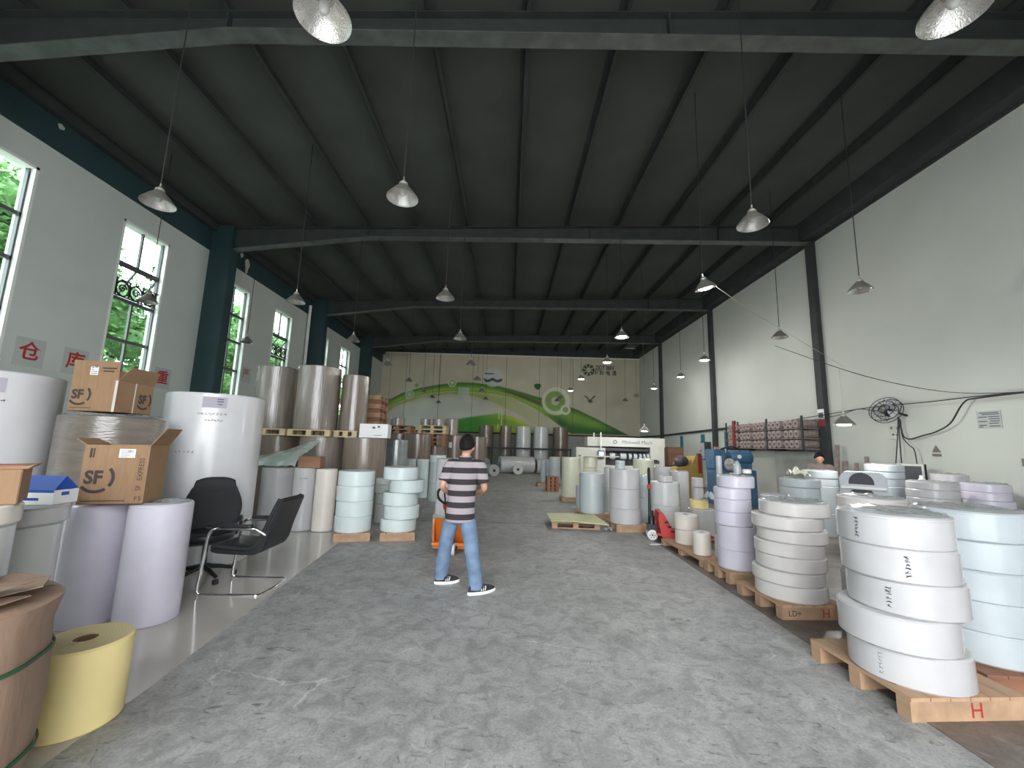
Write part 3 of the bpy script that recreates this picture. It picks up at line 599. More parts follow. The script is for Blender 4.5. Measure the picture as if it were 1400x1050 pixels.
# --- left side
roll(-2.43, 2.60, 0, .44, .218, 'p_yellow', 'short yellow roll standing on the floor beside the kraft bundle', 'yellow', core=.055)
roll(-3.66, 3.86, 0, 1.0, .222, 'p_lilac', 'lilac white roll under the lower open box')
roll(-3.165, 3.92, 0, 1.01, .234, 'p_lilac', 'lilac white roll nearest the office chairs', film=True)
jl = roll(-5.28, 4.20, 0, 2.19, .50, 'p_big', 'white jumbo roll farthest left below the red characters', core=.07)
jr = roll(-4.08, 5.74, 0, 2.17, .57, 'p_big', 'white jumbo roll behind the office chairs', core=.07)
for o, r, da in ((jr, .57, -.05), (jl, .50, -.12)):
    a = facing(o) + da
    lab = patch_on(o, r, a, .26, 1.98, 2.12, 'lilacprint', 'label_sheet'); 
    for k, (w, z) in enumerate(((.07, 2.085), (.07, 2.055), (.05, 2.02))): patch_on(o, r, a + .1, w, z, z + .012, 'ink', 'label_print', .005)
    scribble(o, r, a - .03, 1.90, 2.22, 8, 5, True); scribble(o, r, a + .02, 1.82, 2.02, 6, 6, True)
scribble(jr, .57, facing(jr) - .5, 1.42, 1.66, 5, 8, True, m='ink')
roll(-4.36, 4.60, 0, 1.80, .455, 'p_wrap', 'stretch-wrapped grey brown jumbo roll under the upper open box', 'kraft', core=.07, film=True)
# near-left: grey white roll topped by thin slit rolls
roll(-3.48, 3.0, 0, .98, .272, 'p_grey', 'grey white roll beside the kraft bundle under a thin white roll', 'grey')
roll(-3.48, 3.0, .98, 1.10, .30, 'p_white', 'thin white slit roll carrying the blue and white box')
roll(-3.08, 2.395, 0., 1.085, .235, 'p_grey', 'grey white roll hidden behind the kraft bundle', 'grey')
roll(-3.08, 2.395, 1.085, 1.20, .25, 'p_cream', 'thin beige slit roll carrying the taped carton')
# white rolls standing on the polished strip
c0 = roll(-4.28, 7.86, 0, 1.08, .284, 'p_white', 'white roll with brown rim below the crumpled plastic sheet', film=True)
w1 = roll(-3.72, 7.74, 0, 1.10, .192, 'p_white', 'slim white roll below the small brown box')
scribble(w1, .192, facing(w1) - .1, .92, 1.06, 4, 9, True, m='ink')
roll(-3.33, 7.74, 0, 1.09, .183, 'p_cream', 'slim cream roll beside the pale blue stack')
roll(-4.80, 7.5, 0, 1.10, .2, 'p_white', 'white roll tucked behind the jumbo roll')
pallet(-2.57, 7.22, .56, .58, .26, 'wooden pallet under the four-roll pale blue stack', h=.13)
stack(-2.585, 7.2, .13, .30, [.245] * 4, 'p_blue', 'four-roll straight stack', [(0, 0), (.005, 0), (.0, 0), (.005, 0)], film=False)
pallet(-1.85, 7.36, .56, .58, .2, 'wooden pallet under the five-roll pale blue stack', h=.13)
stack(-1.86, 7.34, .13, .30, [.20, .22, .215, .21, .21], 'p_blue', 'five-roll crooked stack', [(0, 0), (.045, 0), (.01, 0), (.11, 0), (-.005, 0)], film=False)
stack(-2.52, 8.62, 0., .175, [.38, .2, .17, .12], 'p_grey', 'narrow stack between the pale blue stacks', film=False)
# film-wrapped jumbo rolls, two tiers
for (x, r, lb) in ((-5.14, .42, 'dark brown wrapped roll below the plastic sheet, lower tier'), (-4.16, .46, 'silver brown wrapped roll in the middle of the lower tier'), (-3.19, .455, 'brown wrapped roll at the end of the lower tier')):
    roll(x, 9.25, 0, 1.68, r, 'p_kraft2' if x < -4.5 else 'p_silver' if x < -4 else 'p_kraft', lb, 'kraft')
roll(-2.84, 10.55, 0, 1.67, .282, 'p_foil', 'grey foil-wrapped roll beside the end of the lower tier', 'grey')
for (x, y, w, lb) in ((-5.22, 9.25, .92, 'yellowish pallet under the first upper wrapped roll'), (-4.26, 9.25, .90, 'yellowish pallet under the widest upper wrapped roll'), (-3.56, 9.45, .50, 'yellowish pallet under the slim upper wrapped roll')):
    pallet(x, y, w, .9, 0, lb, h=.14, style='block', m='wood2', z=1.68)
roll(-5.30, 9.25, 1.82, 3.19, .405, 'p_silver', 'silver brown wrapped roll first on the upper tier', 'kraft', film=True)
roll(-4.34, 9.25, 1.82, 3.22, .455, 'p_silver', 'widest silver brown wrapped roll on the upper tier', 'kraft', film=True)
u3 = roll(-3.585, 9.45, 1.82, 3.09, .295, 'p_kraft', 'slim dark wrapped roll last on the upper tier', 'kraft')
# stacked pallets behind, on top of a hidden roll
roll(-3.95, 11.2, 0, 2.0, .45, 'p_kraft2', 'dark brown roll carrying the tall pile of pallets', 'kraft')
for k in range(7): pallet(-3.83 + .01 * (k % 3), 11.15, .8, .95, .08, '%s pallet of the tall red brown pile' % rank(k, 7), h=.115, style='stringer', m='wood3' if k % 2 else 'wood', z=2.0 + .115 * k, nb=5)
roll(-3.62, 13.7, 0, 1.88, .42, 'p_kraft2', 'dark brown roll under the pair of far pallets', 'kraft')
for k in range(2): pallet(-3.62, 13.7, .85, .85, .05, '%s pallet of the low far pair' % rank(k, 2), h=.13, style='block', m='wood3', z=1.88 + .13 * k, nb=5)
roll(-3.68, 13.6, 2.14, 2.38, .23, 'p_silver', 'short silver roll on the low far pallet pair', 'kraft')
roll(-2.62, 14.75, 0, 1.50, .42, 'p_kraft2', 'dark brown roll under the five far pallets', 'kraft')
for k in range(5): pallet(-2.66, 14.6, .95, .95, .04, '%s pallet of the five-high far pile' % rank(k, 5), h=.14, style='block', m='wood2' if k > 2 else 'wood3', z=1.50 + .14 * k, nb=5)
roll(-2.95, 14.5, 2.20, 2.43, .17, 'p_silver', 'short silver roll at the left of the far pallet pile', 'kraft'); roll(-2.48, 14.5, 2.20, 2.44, .21, 'p_silver', 'short silver roll at the right of the far pallet pile', 'kraft')
roll(-2.90, 13.2, 0, 1.875, .415, 'p_kraft2', 'dark brown wrapped roll with a pale sticker', 'kraft')
roll(-2.87, 16.2, 0, 1.90, .12, 'p_grey', 'slim grey roll behind the stickered brown roll', 'grey'); roll(-2.42, 15.75, 0, 1.49, .15, 'p_grey', 'slim grey roll before the far pallets', 'grey')
fd = roll(-2.02, 15.5, 0, 1.91, .28, 'p_kraft', 'brown wrapped roll with a white sticker carrying a silver roll', 'kraft'); patch_on(fd, .28, facing(fd) - .6, .14, 1.45, 1.65, 'sheet', 'sticker')
roll(-2.16, 15.5, 1.91, 2.52, .24, 'p_silver', 'silver wrapped roll standing on the stickered brown roll', 'kraft')
roll(-1.18, 15.5, 0, 1.88, .335, 'p_kraft2', 'brown wrapped roll behind the person in stripes', 'kraft')
roll(-2.88, 12.3, 0, 1.13, .165, 'p_grey', 'grey white roll behind the crooked pale blue stack', 'grey'); roll(-2.56, 12.55, 0, 1.12, .18, 'p_blue', 'pale blue roll right of the crooked pale blue stack')
stack(-2.0, 11.9, .0, .232, [.5, .33, .23, .21], 'p_blue', 'stack left of the pallet truck load', film=False)
# far end: standing rolls behind a guard rail, lying rolls on the floor
for (x, r, side, lb) in ((-1.44, .45, 'p_kraft2', 'first tall brown roll behind the far guard rail'), (-.21, .36, 'p_kraft', 'second tall brown roll behind the far guard rail, glossy'), (.9, .47, 'p_grey', 'first tall grey roll behind the far guard rail'), (2.0, .47, 'p_grey', 'second tall grey roll behind the far guard rail'), (3.23, .47, 'p_kraft2', 'last tall brown roll behind the far guard rail')):
    roll(x, 25.9, 0, 2.77, r, side, lb, 'kraft' if 'brown' in lb else 'grey')
t = thing('guard_rail', 'dark steel guard rail before the tall far rolls', 'rail', (0, 25.2, 0))
MB().box(-1.3, 3.8, -.03, .03, 1.36, 1.46).build('rail_bar', 'steel', t)
for x in (-1.2, .35, 1.5, 2.7, 3.75): MB().box(x - .04, x + .04, -.03, .03, 0, 1.36).build('post', 'steel', t)
def lying(ex, ey, r, length, yaw, side, label, end='grey', core=None):
    """roll lying on the floor: (ex, ey) is the end that shows, yaw turns it away from the doorway"""
    core = core or r * .24
    o = link('paper_roll', roll_mesh(r, length, core, side, end, int(ex * 50 + 900), .003)); tag(o, label, 'roll', None)
    o.rotation_euler = (PI / 2, 0, yaw); o.location = (ex - math.sin(yaw) * length, ey + math.cos(yaw) * length, r)
    MB().lathe([(core, 0), (core, length + .004), (core - .03, length + .004), (core - .03, 0)], 18).build('core', 'hole', o)
    MB().lathe([(.001, length - .02), (core - .03, length - .02)], 18).build('bore', 'hole', o); return o
lying(-.50, 24.0, .48, 2.0, -1.326, 'p_grey', 'big grey roll lying with its end to the aisle')
lying(1.62, 24.42, .42, 1.2, -1.40, 'p_grey', 'grey roll lying farthest along the back')
lying(-1.19, 24.2, .40, 1.3, 1.19, 'p_grey', 'grey roll lying half behind the big one')
lying(-.70, 21.3, .295, 1.1, .467, 'p_grey', 'smaller grey roll lying nearest the person')
lying(.55, 23.0, .28, .68, .0, 'p_cream', 'small cream roll lying with its end to the aisle', 'white')
# ------------------------------------------------------------------ pendant lamps
LAMP = {}
def lamp_meshes():
    LAMP['shade'] = MB().lathe([(.18, 0), (.178, .012), (.165, .03), (.11, .10), (.062, .15), (.055, .165), (.05, .165)], 32).mesh('shade', 'darkshade', True)
    LAMP['reflector'] = MB().lathe([(.18, 0), (.173, .006), (.158, .03), (.103, .098), (.056, .146), (.0, .15)], 32).mesh('reflector', 'reflector', True)
    LAMP['socket'] = MB().lathe([(0, .225), (.022, .222), (.032, .205), (.050, .19), (.05, .16)], 20).mesh('socket', 'shade', True)
    LAMP['hook'] = MB().tube([(0, 0, .215), (0, 0, .27)], .011, 8).mesh('hook', 'alu', True)
    LAMP['bulb'] = MB().sphere((0, 0, .085), (.036, .036, .055), 14, 8).mesh('bulb', 'bulb', 'all')
    LAMP['lit'] = MB().sphere((0, 0, .022), (.12, .12, .042), 20, 8).mesh('glowing_bulb', 'lit', 'all')
    LAMP['cord'] = MB().tube([(0, 0, 0), (0, 0, 1)], .0075, 6).mesh('cord', 'cord', True)
    LAMP['palecord'] = MB().tube([(0, 0, 0), (0, 0, 1)], .0075, 6).mesh('cord', 'greycord', True)
lamp_meshes()
def lamp(x, y, z, lit=False, label=None, group=None, top=None, tilt=(0, 0), pale=False, W=75.):
    label = label or ('switched-on cone pendant lamp hanging from the dark roof' if lit else 'unlit cone pendant lamp hanging from the dark roof')
    t = thing('pendant_lamp', label, 'lamp', (x, y, z), 0, group or ('switched-on pendant lamps' if lit else 'unlit pendant lamps'))
    R = Matrix.Rotation(tilt[0], 4, 'X') @ Matrix.Rotation(tilt[1], 4, 'Y'); e = R.to_euler(); piv = Vector((0, 0, .27)); off = piv - R @ piv
    for n in ('shade', 'reflector', 'socket', 'hook'): link(n, LAMP[n], t, off, e)
    link('bulb', LAMP['lit' if lit else 'bulb'], t, off, e)
    top = top or rz(x) + .18
    c = link('cord', LAMP['palecord' if pale else 'cord'], t, (0, 0, .26)); c.scale.z = top - z - .26
    if lit:
        l = bpy.data.lights.new('lamp_light', 'POINT'); l.energy = W; l.color = (1, .98, .95); l.shadow_soft_size = .06; o = bpy.data.objects.new('lamp_light', l); COL.objects.link(o); o.parent = t; o.location = (0, 0, -.09)
    return t
def row_label(x, lit):
    row = 'beside the left windows' if x < -7 else 'above the wrapped rolls' if x < -4 else 'over the open aisle' if x < 0 else 'above the white stacks' if x < 4 else 'along the right wall'
    st = 'switched-on' if lit else 'unlit'; return ('%s cone pendant lamp in the row %s' % (st, row), '%s lamps %s' % (st, row))
LAMP_LABELS = {(-1.32, 2.36): ('unlit pendant lamp hanging before the first roof beam on the chair side',), (2.74, 2.20): ('unlit pendant lamp hanging before the first roof beam on the pallet side',), (-4.36, 4.66): ('unlit pendant lamp hanging above the two office chairs',),
    (-1.31, 4.39): ('unlit pendant lamp hanging right above the person in stripes',), (2.95, 4.73): ('unlit pendant lamp hanging above the seven-roll warm white stack',), (-4.47, 8.15): ('unlit pendant lamp hanging before the upper wrapped rolls',), (5.96, 6.69): ('unlit pendant lamp hanging before the bare right wall',),
    (6.57, 9.74): ('unlit pendant lamp hanging beside the dark wall column',), (-7.87, 11.93): ('unlit pendant lamp hanging at the first window past the column',), (-7.76, 8.43): ('unlit pendant lamp hanging at the window with the iron scroll guard',), (2.8, 10.16): ('switched-on pendant lamp hanging alone over the middle of the right aisle',)}
for (x, y, lit) in ((-1.32, 2.36, 0), (2.74, 2.20, 0), (-4.36, 4.66, 0), (-1.31, 4.39, 0), (2.95, 4.73, 0), (-4.47, 8.15, 0), (-1.32, 7.68, 0), (5.96, 6.69, 0), (6.57, 9.74, 0), (-7.87, 11.93, 0), (-7.76, 8.43, 0), (-4.5, 11.37, 0), (-1.4, 10.78, 0),
                    (2.8, 10.16, 1), (6.07, 12.6, 1), (6.62, 15.7, 1), (3.19, 13.36, 1), (2.95, 16.89, 1), (3.04, 20.57, 1), (6.72, 18.99, 1), (6.89, 24.37, 0), (6.87, 22.15, 0), (2.95, 25.42, 0), (2.97, 23.82, 0), (-4.59, 15.02, 0), (-4.73, 18.91, 0),
                    (-4.88, 22.91, 0), (-4.88, 25.6, 0), (-4.7, 26.9, 0), (-7.9, 26.6, 0), (-1.43, 14.41, 0), (-1.46, 17.88, 0), (-1.52, 21.86, 0), (-1.54, 25.76, 0)):
    lamp(x, y, 4.40 if y < 26.4 else 4.2, bool(lit), *LAMP_LABELS.get((x, y), row_label(x, lit)))
t = lamp(3.30, 6.80, 4.40, True, 'switched-on pendant lamp tilted aside by a guy wire', 'tilted lamp', tilt=(.12, -.25))
MB().tube([(.10, .02, .16), (1.3, .9, -.02), (5.35, 3.6, -.55)], .004, 5).build('guy_wire', 'greycord', t)
lamp(6.38, 7.80, 2.17, True, 'low switched-on pendant lamp on a pale cord over the rolls by the wall', 'low lamps', top=3.27, pale=True)
lamp(4.62, 14.07, 2.20, True, 'low switched-on pendant lamp beside the slitting machine', 'low lamp at machine')
# ------------------------------------------------------------------ cables, fan and notices on the right wall
def cable(pts, r, label, m='cord', nm='wall_cable'): return tag(MB().tube(pts, r, 6, smooth=6).build(nm, m, None, True), label, 'cable')
X = 8.6
cable([(7.2, 10.9, 4.5), (6.38, 7.80, 3.27), (7.4, 7.9, 3.05), (8.6, 8.15, 2.94), (8.6, 7.39, 2.79), (8.6, 6.3, 2.70)], .007, 'thin sagging wire that carries the low lamp')
cable([(X, 15.9, 2.40), (X, 13.25, 2.56), (X, 11.34, 2.66), (X, 10.58, 2.70), (X, 9.95, 2.73), (X, 9.23, 2.74), (X, 8.33, 2.73), (X, 7.52, 2.74), (X, 6.3, 2.73)], .011, 'taut black cable along the right wall behind the fan')
cable([(X, 12.6, 2.50), (X, 11.6, 2.55), (X - .05, 10.6, 2.62), (X - .05, 9.98, 2.72), (X - .05, 9.5, 2.62), (X - .05, 9.1, 2.48)], .010, 'slack black cable that loops to the fan')
cable([(X, 9.03, 2.47), (X, 8.99, 2.22), (X, 8.95, 2.04), (X, 8.8, 1.98), (X, 8.52, 2.05), (X, 8.25, 2.12), (X, 7.96, 2.28), (X, 7.68, 2.65), (X, 7.4, 2.71), (X, 6.3, 2.73)], .015, 'thick black cable that sags in a deep bow beside the notice')
for pts, lb in (([(X, 9.03, 2.44), (X, 9.1, 1.99), (X, 9.25, 1.2)], 'black cable that hangs straight down below the fan'), ([(X, 9.0, 2.44), (X, 9.05, 1.99), (X, 9.07, 1.0)], 'second black cable straight below the fan'), ([(X, 8.98, 2.40), (X, 8.98, 2.05), (X, 8.85, 1.85), (X, 8.74, 1.72), (X, 8.72, 1.2)], 'black cable that curves down to the machine screen')): cable(pts, .011, lb)
t = thing('wall_fan', 'black wall fan with round wire cage above the cables', 'fan', (8.45, 9.12, 2.60), 0)
T = Matrix.Rotation(math.radians(-62), 4, 'Y') @ Matrix.Rotation(math.radians(18), 4, 'X')
def ringp(r, z, n=28): return [tuple(T @ Vector((r * math.cos(a), r * math.sin(a), z))) for a in [2 * PI * k / n for k in range(n + 1)]]
q = MB()
for r, z in ((.30, 0), (.30, .09), (.2, .11), (.1, .12), (.2, -.03)): q.tube(ringp(r, z), .008, 5, False)
for k in range(16):
    a = 2 * PI * k / 16; q.tube([tuple(T @ Vector(p)) for p in ((.03 * math.cos(a), .03 * math.sin(a), .125), (.2 * math.cos(a), .2 * math.sin(a), .11), (.3 * math.cos(a), .3 * math.sin(a), .05), (.2 * math.cos(a), .2 * math.sin(a), -.03), (.05 * math.cos(a), .05 * math.sin(a), -.05))], .004, 4)
q.build('cage', 'black', t)
for k in range(3):
    a = 2 * PI * k / 3; MB().add([tuple(T @ Vector((rr * math.cos(a + da), rr * math.sin(a + da), .03 + zz))) for rr, da, zz in ((.04, -.3, .0), (.26, -.35, -.02), (.27, .35, .03), (.04, .4, .02))], [(0, 1, 2, 3)]).build('blade', 'mauve', t)
MB().sphere(tuple(T @ Vector((0, 0, -.08))), .09, 14, 8).build('motor', 'black', t, 'all'); MB().tube([tuple(T @ Vector((0, 0, -.1))), (.18, -.1, -.05), (.34, -.1, -.1)], .025, 8).build('bracket', 'black', t, True)
# notices
t = thing('wall_notice', 'grey framed notice sheet on the right wall', 'notice', (8.79, 7.47, 2.32))
MB().box(-.006, .008, -.19, .19, -.16, .16).build('board', 'sign', t)
q = MB()
for k, (y0, y1, z) in enumerate(((-.16, .14, .125), (-.17, .10, .095), (-.17, -.0, .05), (.02, .17, .05), (-.17, .0, .01), (-.17, -.02, -.03), (.03, .17, -.03), (-.15, .0, -.07), (.04, .16, -.10), (-.17, .0, -.12), (.1, .17, -.13))): q.box(-.009, -.006, y0, y1, z - .008, z + .008)
q.build('printed_lines', 'ink', t)
t = thing('warning_sign', 'small triangular warning sign over a text strip', 'sign', (8.79, 8.48, 1.73))
MB().add([(-.005, -.085, -.02), (-.005, .085, -.02), (-.005, 0, .12), (.008, -.085, -.02), (.008, .085, -.02), (.008, 0, .12)], [(0, 1, 2), (5, 4, 3), (0, 3, 4, 1), (1, 4, 5, 2), (2, 5, 3, 0)]).build('triangle', 'warn', t)
MB().box(-.005, .008, -.085, .085, -.105, -.05).build('text_strip', 'warn', t)
tag(MB().box(8.755, 8.798, 6.86, 7.05, 1.50, 1.63).build('switch_box', 'warn'), 'small dark switch box low on the right wall', 'switch')
q = thing('socket_panel', 'faint switch panel with round knobs below the fan', 'switch', (8.78, 9.32, 2.15)); MB().box(-.01, .015, -.14, .14, -.16, .14).build('plate', 'sign', q)
for yy, zz in ((-.07, .08), (.08, .09), (-.05, -.07), (.05, -.06)): MB().sphere((-.012, yy, zz), .025, 10, 6).build('knob', 'warn', q, 'all')
for (y, z0, z1, w, lb) in ((21.0, 1.72, 2.31, .30, 'teal wall board farthest from the doorway'), (18.7, 1.78, 2.33, .34, 'teal wall board in the middle of three'), (16.62, 1.75, 2.39, .34, 'teal wall board beside the column')): tag(MB().box(8.77, 8.799, y - w / 2, y + w / 2, z0, z1).build('notice_board', 'teal', bevel=.004), lb, 'board')
e = thing('electric_cabinet', 'dark grey electric cabinet on the wall between teal boards', 'cabinet', (8.66, 18.2, 1.2)); MB().box(-.14, .135, -.22, .22, 0, .78).build('body', 'steel', e, bevel=.01); MB().box(-.155, -.14, -.19, .19, .04, .74).build('door', 'mauve', e); MB().box(-.17, -.155, .12, .15, .34, .44).build('handle', 'black', e)
# ------------------------------------------------------------------ cartons
def arc(q, cx, cz, r0, r1, a0, a1, n=14, y=0.):
    vs = []
    for k in range(n + 1):
        a = math.radians(a0 + (a1 - a0) * k / n); vs += [(cx + r0 * math.cos(a), y, cz + r0 * math.sin(a)), (cx + r1 * math.cos(a), y, cz + r1 * math.sin(a))]
    q.add(vs, [(2 * k, 2 * k + 2, 2 * k + 3, 2 * k + 1) for k in range(n)])
def sf_logo(par, x, y, z, s, rot=(0, 0, 0)):
    e = MB(); arc(e, .0, .0, s * .90, s * 1.12, -36, 42); arc(e, .0, .0, s * .90, s * 1.12, -142, -52)
    o = e.build('logo_arc', 'print', par, loc=(x, y, z), rot=rot)
    r = Matrix.Rotation(rot[2], 4, 'Z')
    text('SF', s * 1.3, 'print', par, Vector((x, y, z)) + r @ Vector((-s * .18, 0, 0)), (PI / 2, 0, rot[2]), 'logo_lettering', depth=.0004, sx=.90, bold=.04)
def carton(name, label, loc, rot, w, d, h, flaps, m='card'):
    t = thing(name, label, 'box', loc, rot); th = .006
    MB().box(-w / 2, w / 2, -d / 2, d / 2, 0, th).build('bottom_panel', 'card_in', t)
    for nm, (x0, x1, y0, y1) in dict(front=(-w / 2, w / 2, -d / 2, -d / 2 + th), back=(-w / 2, w / 2, d / 2 - th, d / 2), left=(-w / 2, -w / 2 + th, -d / 2 + th, d / 2 - th), right=(w / 2 - th, w / 2, -d / 2 + th, d / 2 - th)).items():
        MB().box(x0, x1, y0, y1, 0, h).build('side_panel', m, t)
        if nm in flaps:
            ln, ang, tap = flaps[nm]; ang = math.radians(ang)
            if nm in ('front', 'back'):
                s = -1 if nm == 'front' else 1; T = Matrix.Translation((0, s * (d / 2 - th / 2), h)) @ Matrix.Rotation(-s * ang, 4, 'X'); q = MB().prism([(-w / 2, 0), (w / 2, 0), (w / 2 - tap, ln), (-w / 2 + tap, ln)], -th / 2, th / 2, T)
            else:
                s = -1 if nm == 'left' else 1; T = Matrix.Translation((s * (w / 2 - th / 2), 0, h)) @ Matrix.Rotation(s * ang, 4, 'Y') @ Matrix.Rotation(PI / 2, 4, 'Z'); q = MB().prism([(-d / 2, 0), (d / 2, 0), (d / 2 - tap, ln), (-d / 2 + tap, ln)], -th / 2, th / 2, T)
            q.build('flap', m, t)
    return t
def label_sticker(par, x, y, z, w, h, rot=(0, 0, 0), seed=1):
    s = MB().box(-w / 2, w / 2, -.001, .001, -h / 2, h / 2).build('shipping_label', 'sheet', par, loc=(x, y, z), rot=rot); rn = random.Random(seed); q = MB()
    for k in range(5):
        z0 = -h * .4 + k * h * .17; q.box(-w * .4, -w * .4 + w * rn.uniform(.3, .8), -.0018, -.001, z0, z0 + h * .06)
    for k in range(7): q.box(w * .05 + k * w * .05, w * .07 + k * w * .05, -.0018, -.001, h * .1, h * .38)
    q.build('label_print', 'ink', s)
# upper open box on the stretch-wrapped jumbo roll
t = carton('cardboard_box', 'open brown cardboard box on the stretch-wrapped jumbo roll', (-4.37, 4.53, 1.842), .10, .44, .50, .33, dict(front=(.20, 4, .0), right=(.17, 28, .05), back=(.17, -25, .02)))
sf_logo(t, -.13, -.2525, .17, .10); sf_logo(t, .2225, .12, .16, .10, (0, 0, PI / 2))
label_sticker(t, -.02, -.2535 - .005, .44, .075, .12, seed=2); MB().box(.06, .19, -.2545 - .012, -.2535 - .008, .45, .462).box(.07, .17, -.2545 - .01, -.2535 - .006, .42, .43).build('printed_lines', 'print', t)
MB().box(.2205, .2225, -.02, -.005, .0, .33).build('tape_strip', 'tape', t); MB().box(.195, .2205, -.2525, -.2505, 0, .33).build('tape_strip', 'tape', t)
MB().box(-.20, .0, -.2515, -.2503, .03, .036).build('printed_lines', 'print', t)
# lower open box on the lilac rolls
t = carton('cardboard_box', 'open brown cardboard box standing on the two lilac rolls', (-3.44, 3.80, 1.022), .30, .46, .34, .50, dict(right=(.18, 32, .02), left=(.10, 60, .03)))
sf_logo(t, -.12, -.1725, .22, .115); label_sticker(t, .07, -.1725, .43, .115, .075, seed=3)
[text(w_, .052, 'print', t, (.185, -.1725, z_), (PI / 2, -PI / 2, 0), 'printed_word') for w_, z_ in (('SF', .135), ('EXPRESS', .295))]; [text(ch_, .05, 'print', t, (.175 + .028 * i_, -.1725, .045), (PI / 2, 0, 0), 'printed_letter') for i_, ch_ in enumerate('F5')]
MB().box(-.2, .1, -.1735, -.1705, .025, .032).box(-.19, -.175, -.1735, -.1705, .39, .47).box(-.168, -.158, -.1735, -.1705, .39, .47).build('printed_lines', 'print', t)
# taped carton and blue box on the slit rolls
t = thing('taped_carton', 'brown carton with red tape and a label on the beige slit roll', 'box', (-3.05, 2.46, 1.202), .72)
MB().box(-.19, .17, -.15, .15, 0, .20).build('body', 'card', t, bevel=.004)
MB().prism([(-.20, .196), (.19, .200), (.215, .225), (.185, .216), (-.20, .212)], -.155, .155).build('flap', 'card', t)
MB().box(-.06, .02, -.153, -.1502, .11, .20).box(-.06, .02, -.15, .15, .2, .217).build('clear_tape', 'tape', t); MB().box(-.19, .17, -.12, -.09, .215, .2195).box(-.1, -.07, -.1525, -.1504, .08, .2).build('red_tape', 'tapered', t)
label_sticker(t, .045, -.152, .085, .08, .09, seed=5)
t = thing('product_box', 'white box with blue lid lying on the thin white roll', 'box', (-3.41, 3.13, 1.102), .12)
MB().box(-.17, .15, -.10, .10, 0, .10).build('body', 'white', t, bevel=.002)
MB().add([(-.17, -.1015, .085), (.15, -.1015, .085), (.15, .09, .105), (-.17, .09, .105), (-.17, -.1015, .102), (.15, -.1015, .102), (.06, .09, .19), (-.17, .09, .19)], [(0, 3, 2, 1), (4, 5, 6, 7), (0, 1, 5, 4), (1, 2, 6, 5), (2, 3, 7, 6), (3, 0, 4, 7)]).build('blue_lid', 'bluebox', t)
MB().box(-.14, .06, -.1015, -.100, .03, .048).build('blue_stripe', 'bluebox', t); MB().box(.150, .1515, -.04, .02, .06, .085).build('blue_patch', 'bluebox', t); text('SHARP', .02, 'sheet', t, (-.02, -.06, .125), (.42, 0, 0), 'lid_print') if False else None
# kraft-wrapped bundle
def kw(a, z): return 1 + .022 * noise.noise(Vector((math.cos(a) * 2.2, math.sin(a) * 2.2, z * 2.5))) + .010 * math.cos(9 * a)
t = thing('kraft_bundle', 'kraft-paper wrapped bundle tied with green straps in the corner', 'bundle', (-2.325, 1.75, 0), 0)
MB().lathe([(0, 0), (.345, 0), (.36, .12), (.385, .30), (.40, .50), (.395, .66), (.385, .80), (.402, .88), (.405, .90), (.36, .905), (.20, .925), (0, .93)], 60, wob=kw).build('wrapping', 'kraft', t, True)
for z, r in ((.30, .390), (.68, .398)): MB().lathe([(r, z - .008), (r + .006, z - .008), (r + .006, z + .008), (r, z + .008)], 60, closed=True, wob=kw).build('strap', 'strap', t)
q = MB(); rn = random.Random(4)
for k in range(10):
    a = k * .7; T = Matrix.Translation((.2 * math.cos(a), .2 * math.sin(a), .925 + .006 * k)) @ Matrix.Rotation(a, 4, 'Z') @ Matrix.Rotation(rn.uniform(-.2, .25), 4, 'Y'); q.box(-.14, .15, -.09, .09, 0, .004, T)
q.build('folded_paper', 'kraft', t)
def scrap(name, label, cat, loc, sx, sy, hgt, m, sd, rot=0., n=14, sub=1.0):
    q = MB(); vs = []
    for j in range(n + 1):
        for i in range(n + 1):
            x, y = (i / n - .5) * sx, (j / n - .5) * sy; e = max(abs(i / n - .5), abs(j / n - .5)) * 2
            vs.append((x * (1 + .25 * noise.noise(Vector((i * .3, j * .3, sd + 5)))), y * (1 + .25 * noise.noise(Vector((j * .3, i * .3, sd + 9)))), .004 + hgt * abs(noise.noise(Vector((x * 9 * sub, y * 9 * sub, sd)))) * 1.6 + hgt * .5 * max(0, 1 - e * e)))
    q.add(vs, [(j * (n + 1) + i, j * (n + 1) + i + 1, (j + 1) * (n + 1) + i + 1, (j + 1) * (n + 1) + i) for j in range(n) for i in range(n)])
    return tag(q.build(name, m, None, 'all', loc=loc, rot=(0, 0, rot)), label, cat)
scrap('plastic_scrap', 'torn white plastic scrap lying on the kraft bundle', 'plastic', (-2.42, 1.98, .965), .30, .13, .05, 'sheet', 3, -.6)
q = MB(); n = 26; vs = []
for j in range(n + 1):
    for i in range(n + 1):
        u, v = i / n, j / n; x = -5.0 + 1.14 * u + .04 * noise.noise(Vector((v * 4, 0, 1))); y = 7.60 + .95 * v + .05 * noise.noise(Vector((u * 5, 3, 0)))
        z = 1.115 + (.16 + .36 * u ** 1.3) * v ** .7 + .05 * abs(noise.noise(Vector((u * 7 + v * 2, v * 3, 2)))) * (.3 + u) - .10 * max(0, u - .86) * 7 * v; vs.append((x, y, z))
q.add(vs, [(j * (n + 1) + i, j * (n + 1) + i + 1, (j + 1) * (n + 1) + i + 1, (j + 1) * (n + 1) + i) for j in range(n) for i in range(n)])
tag(q.build('crumpled_sheet', 'filmsheet', None, 'all'), 'crumpled clear plastic sheet draped over the white rolls', 'plastic')
t = thing('small_box', 'small flat brown box on the slim white roll', 'box', (-3.62, 7.72, 1.103), .1); MB().box(-.19, .19, -.12, .12, 0, .20).build('body', 'wood3', t, bevel=.004); MB().box(-.192, .192, -.1215, .1215, .065, .072).build('lid_seam', 'core', t)
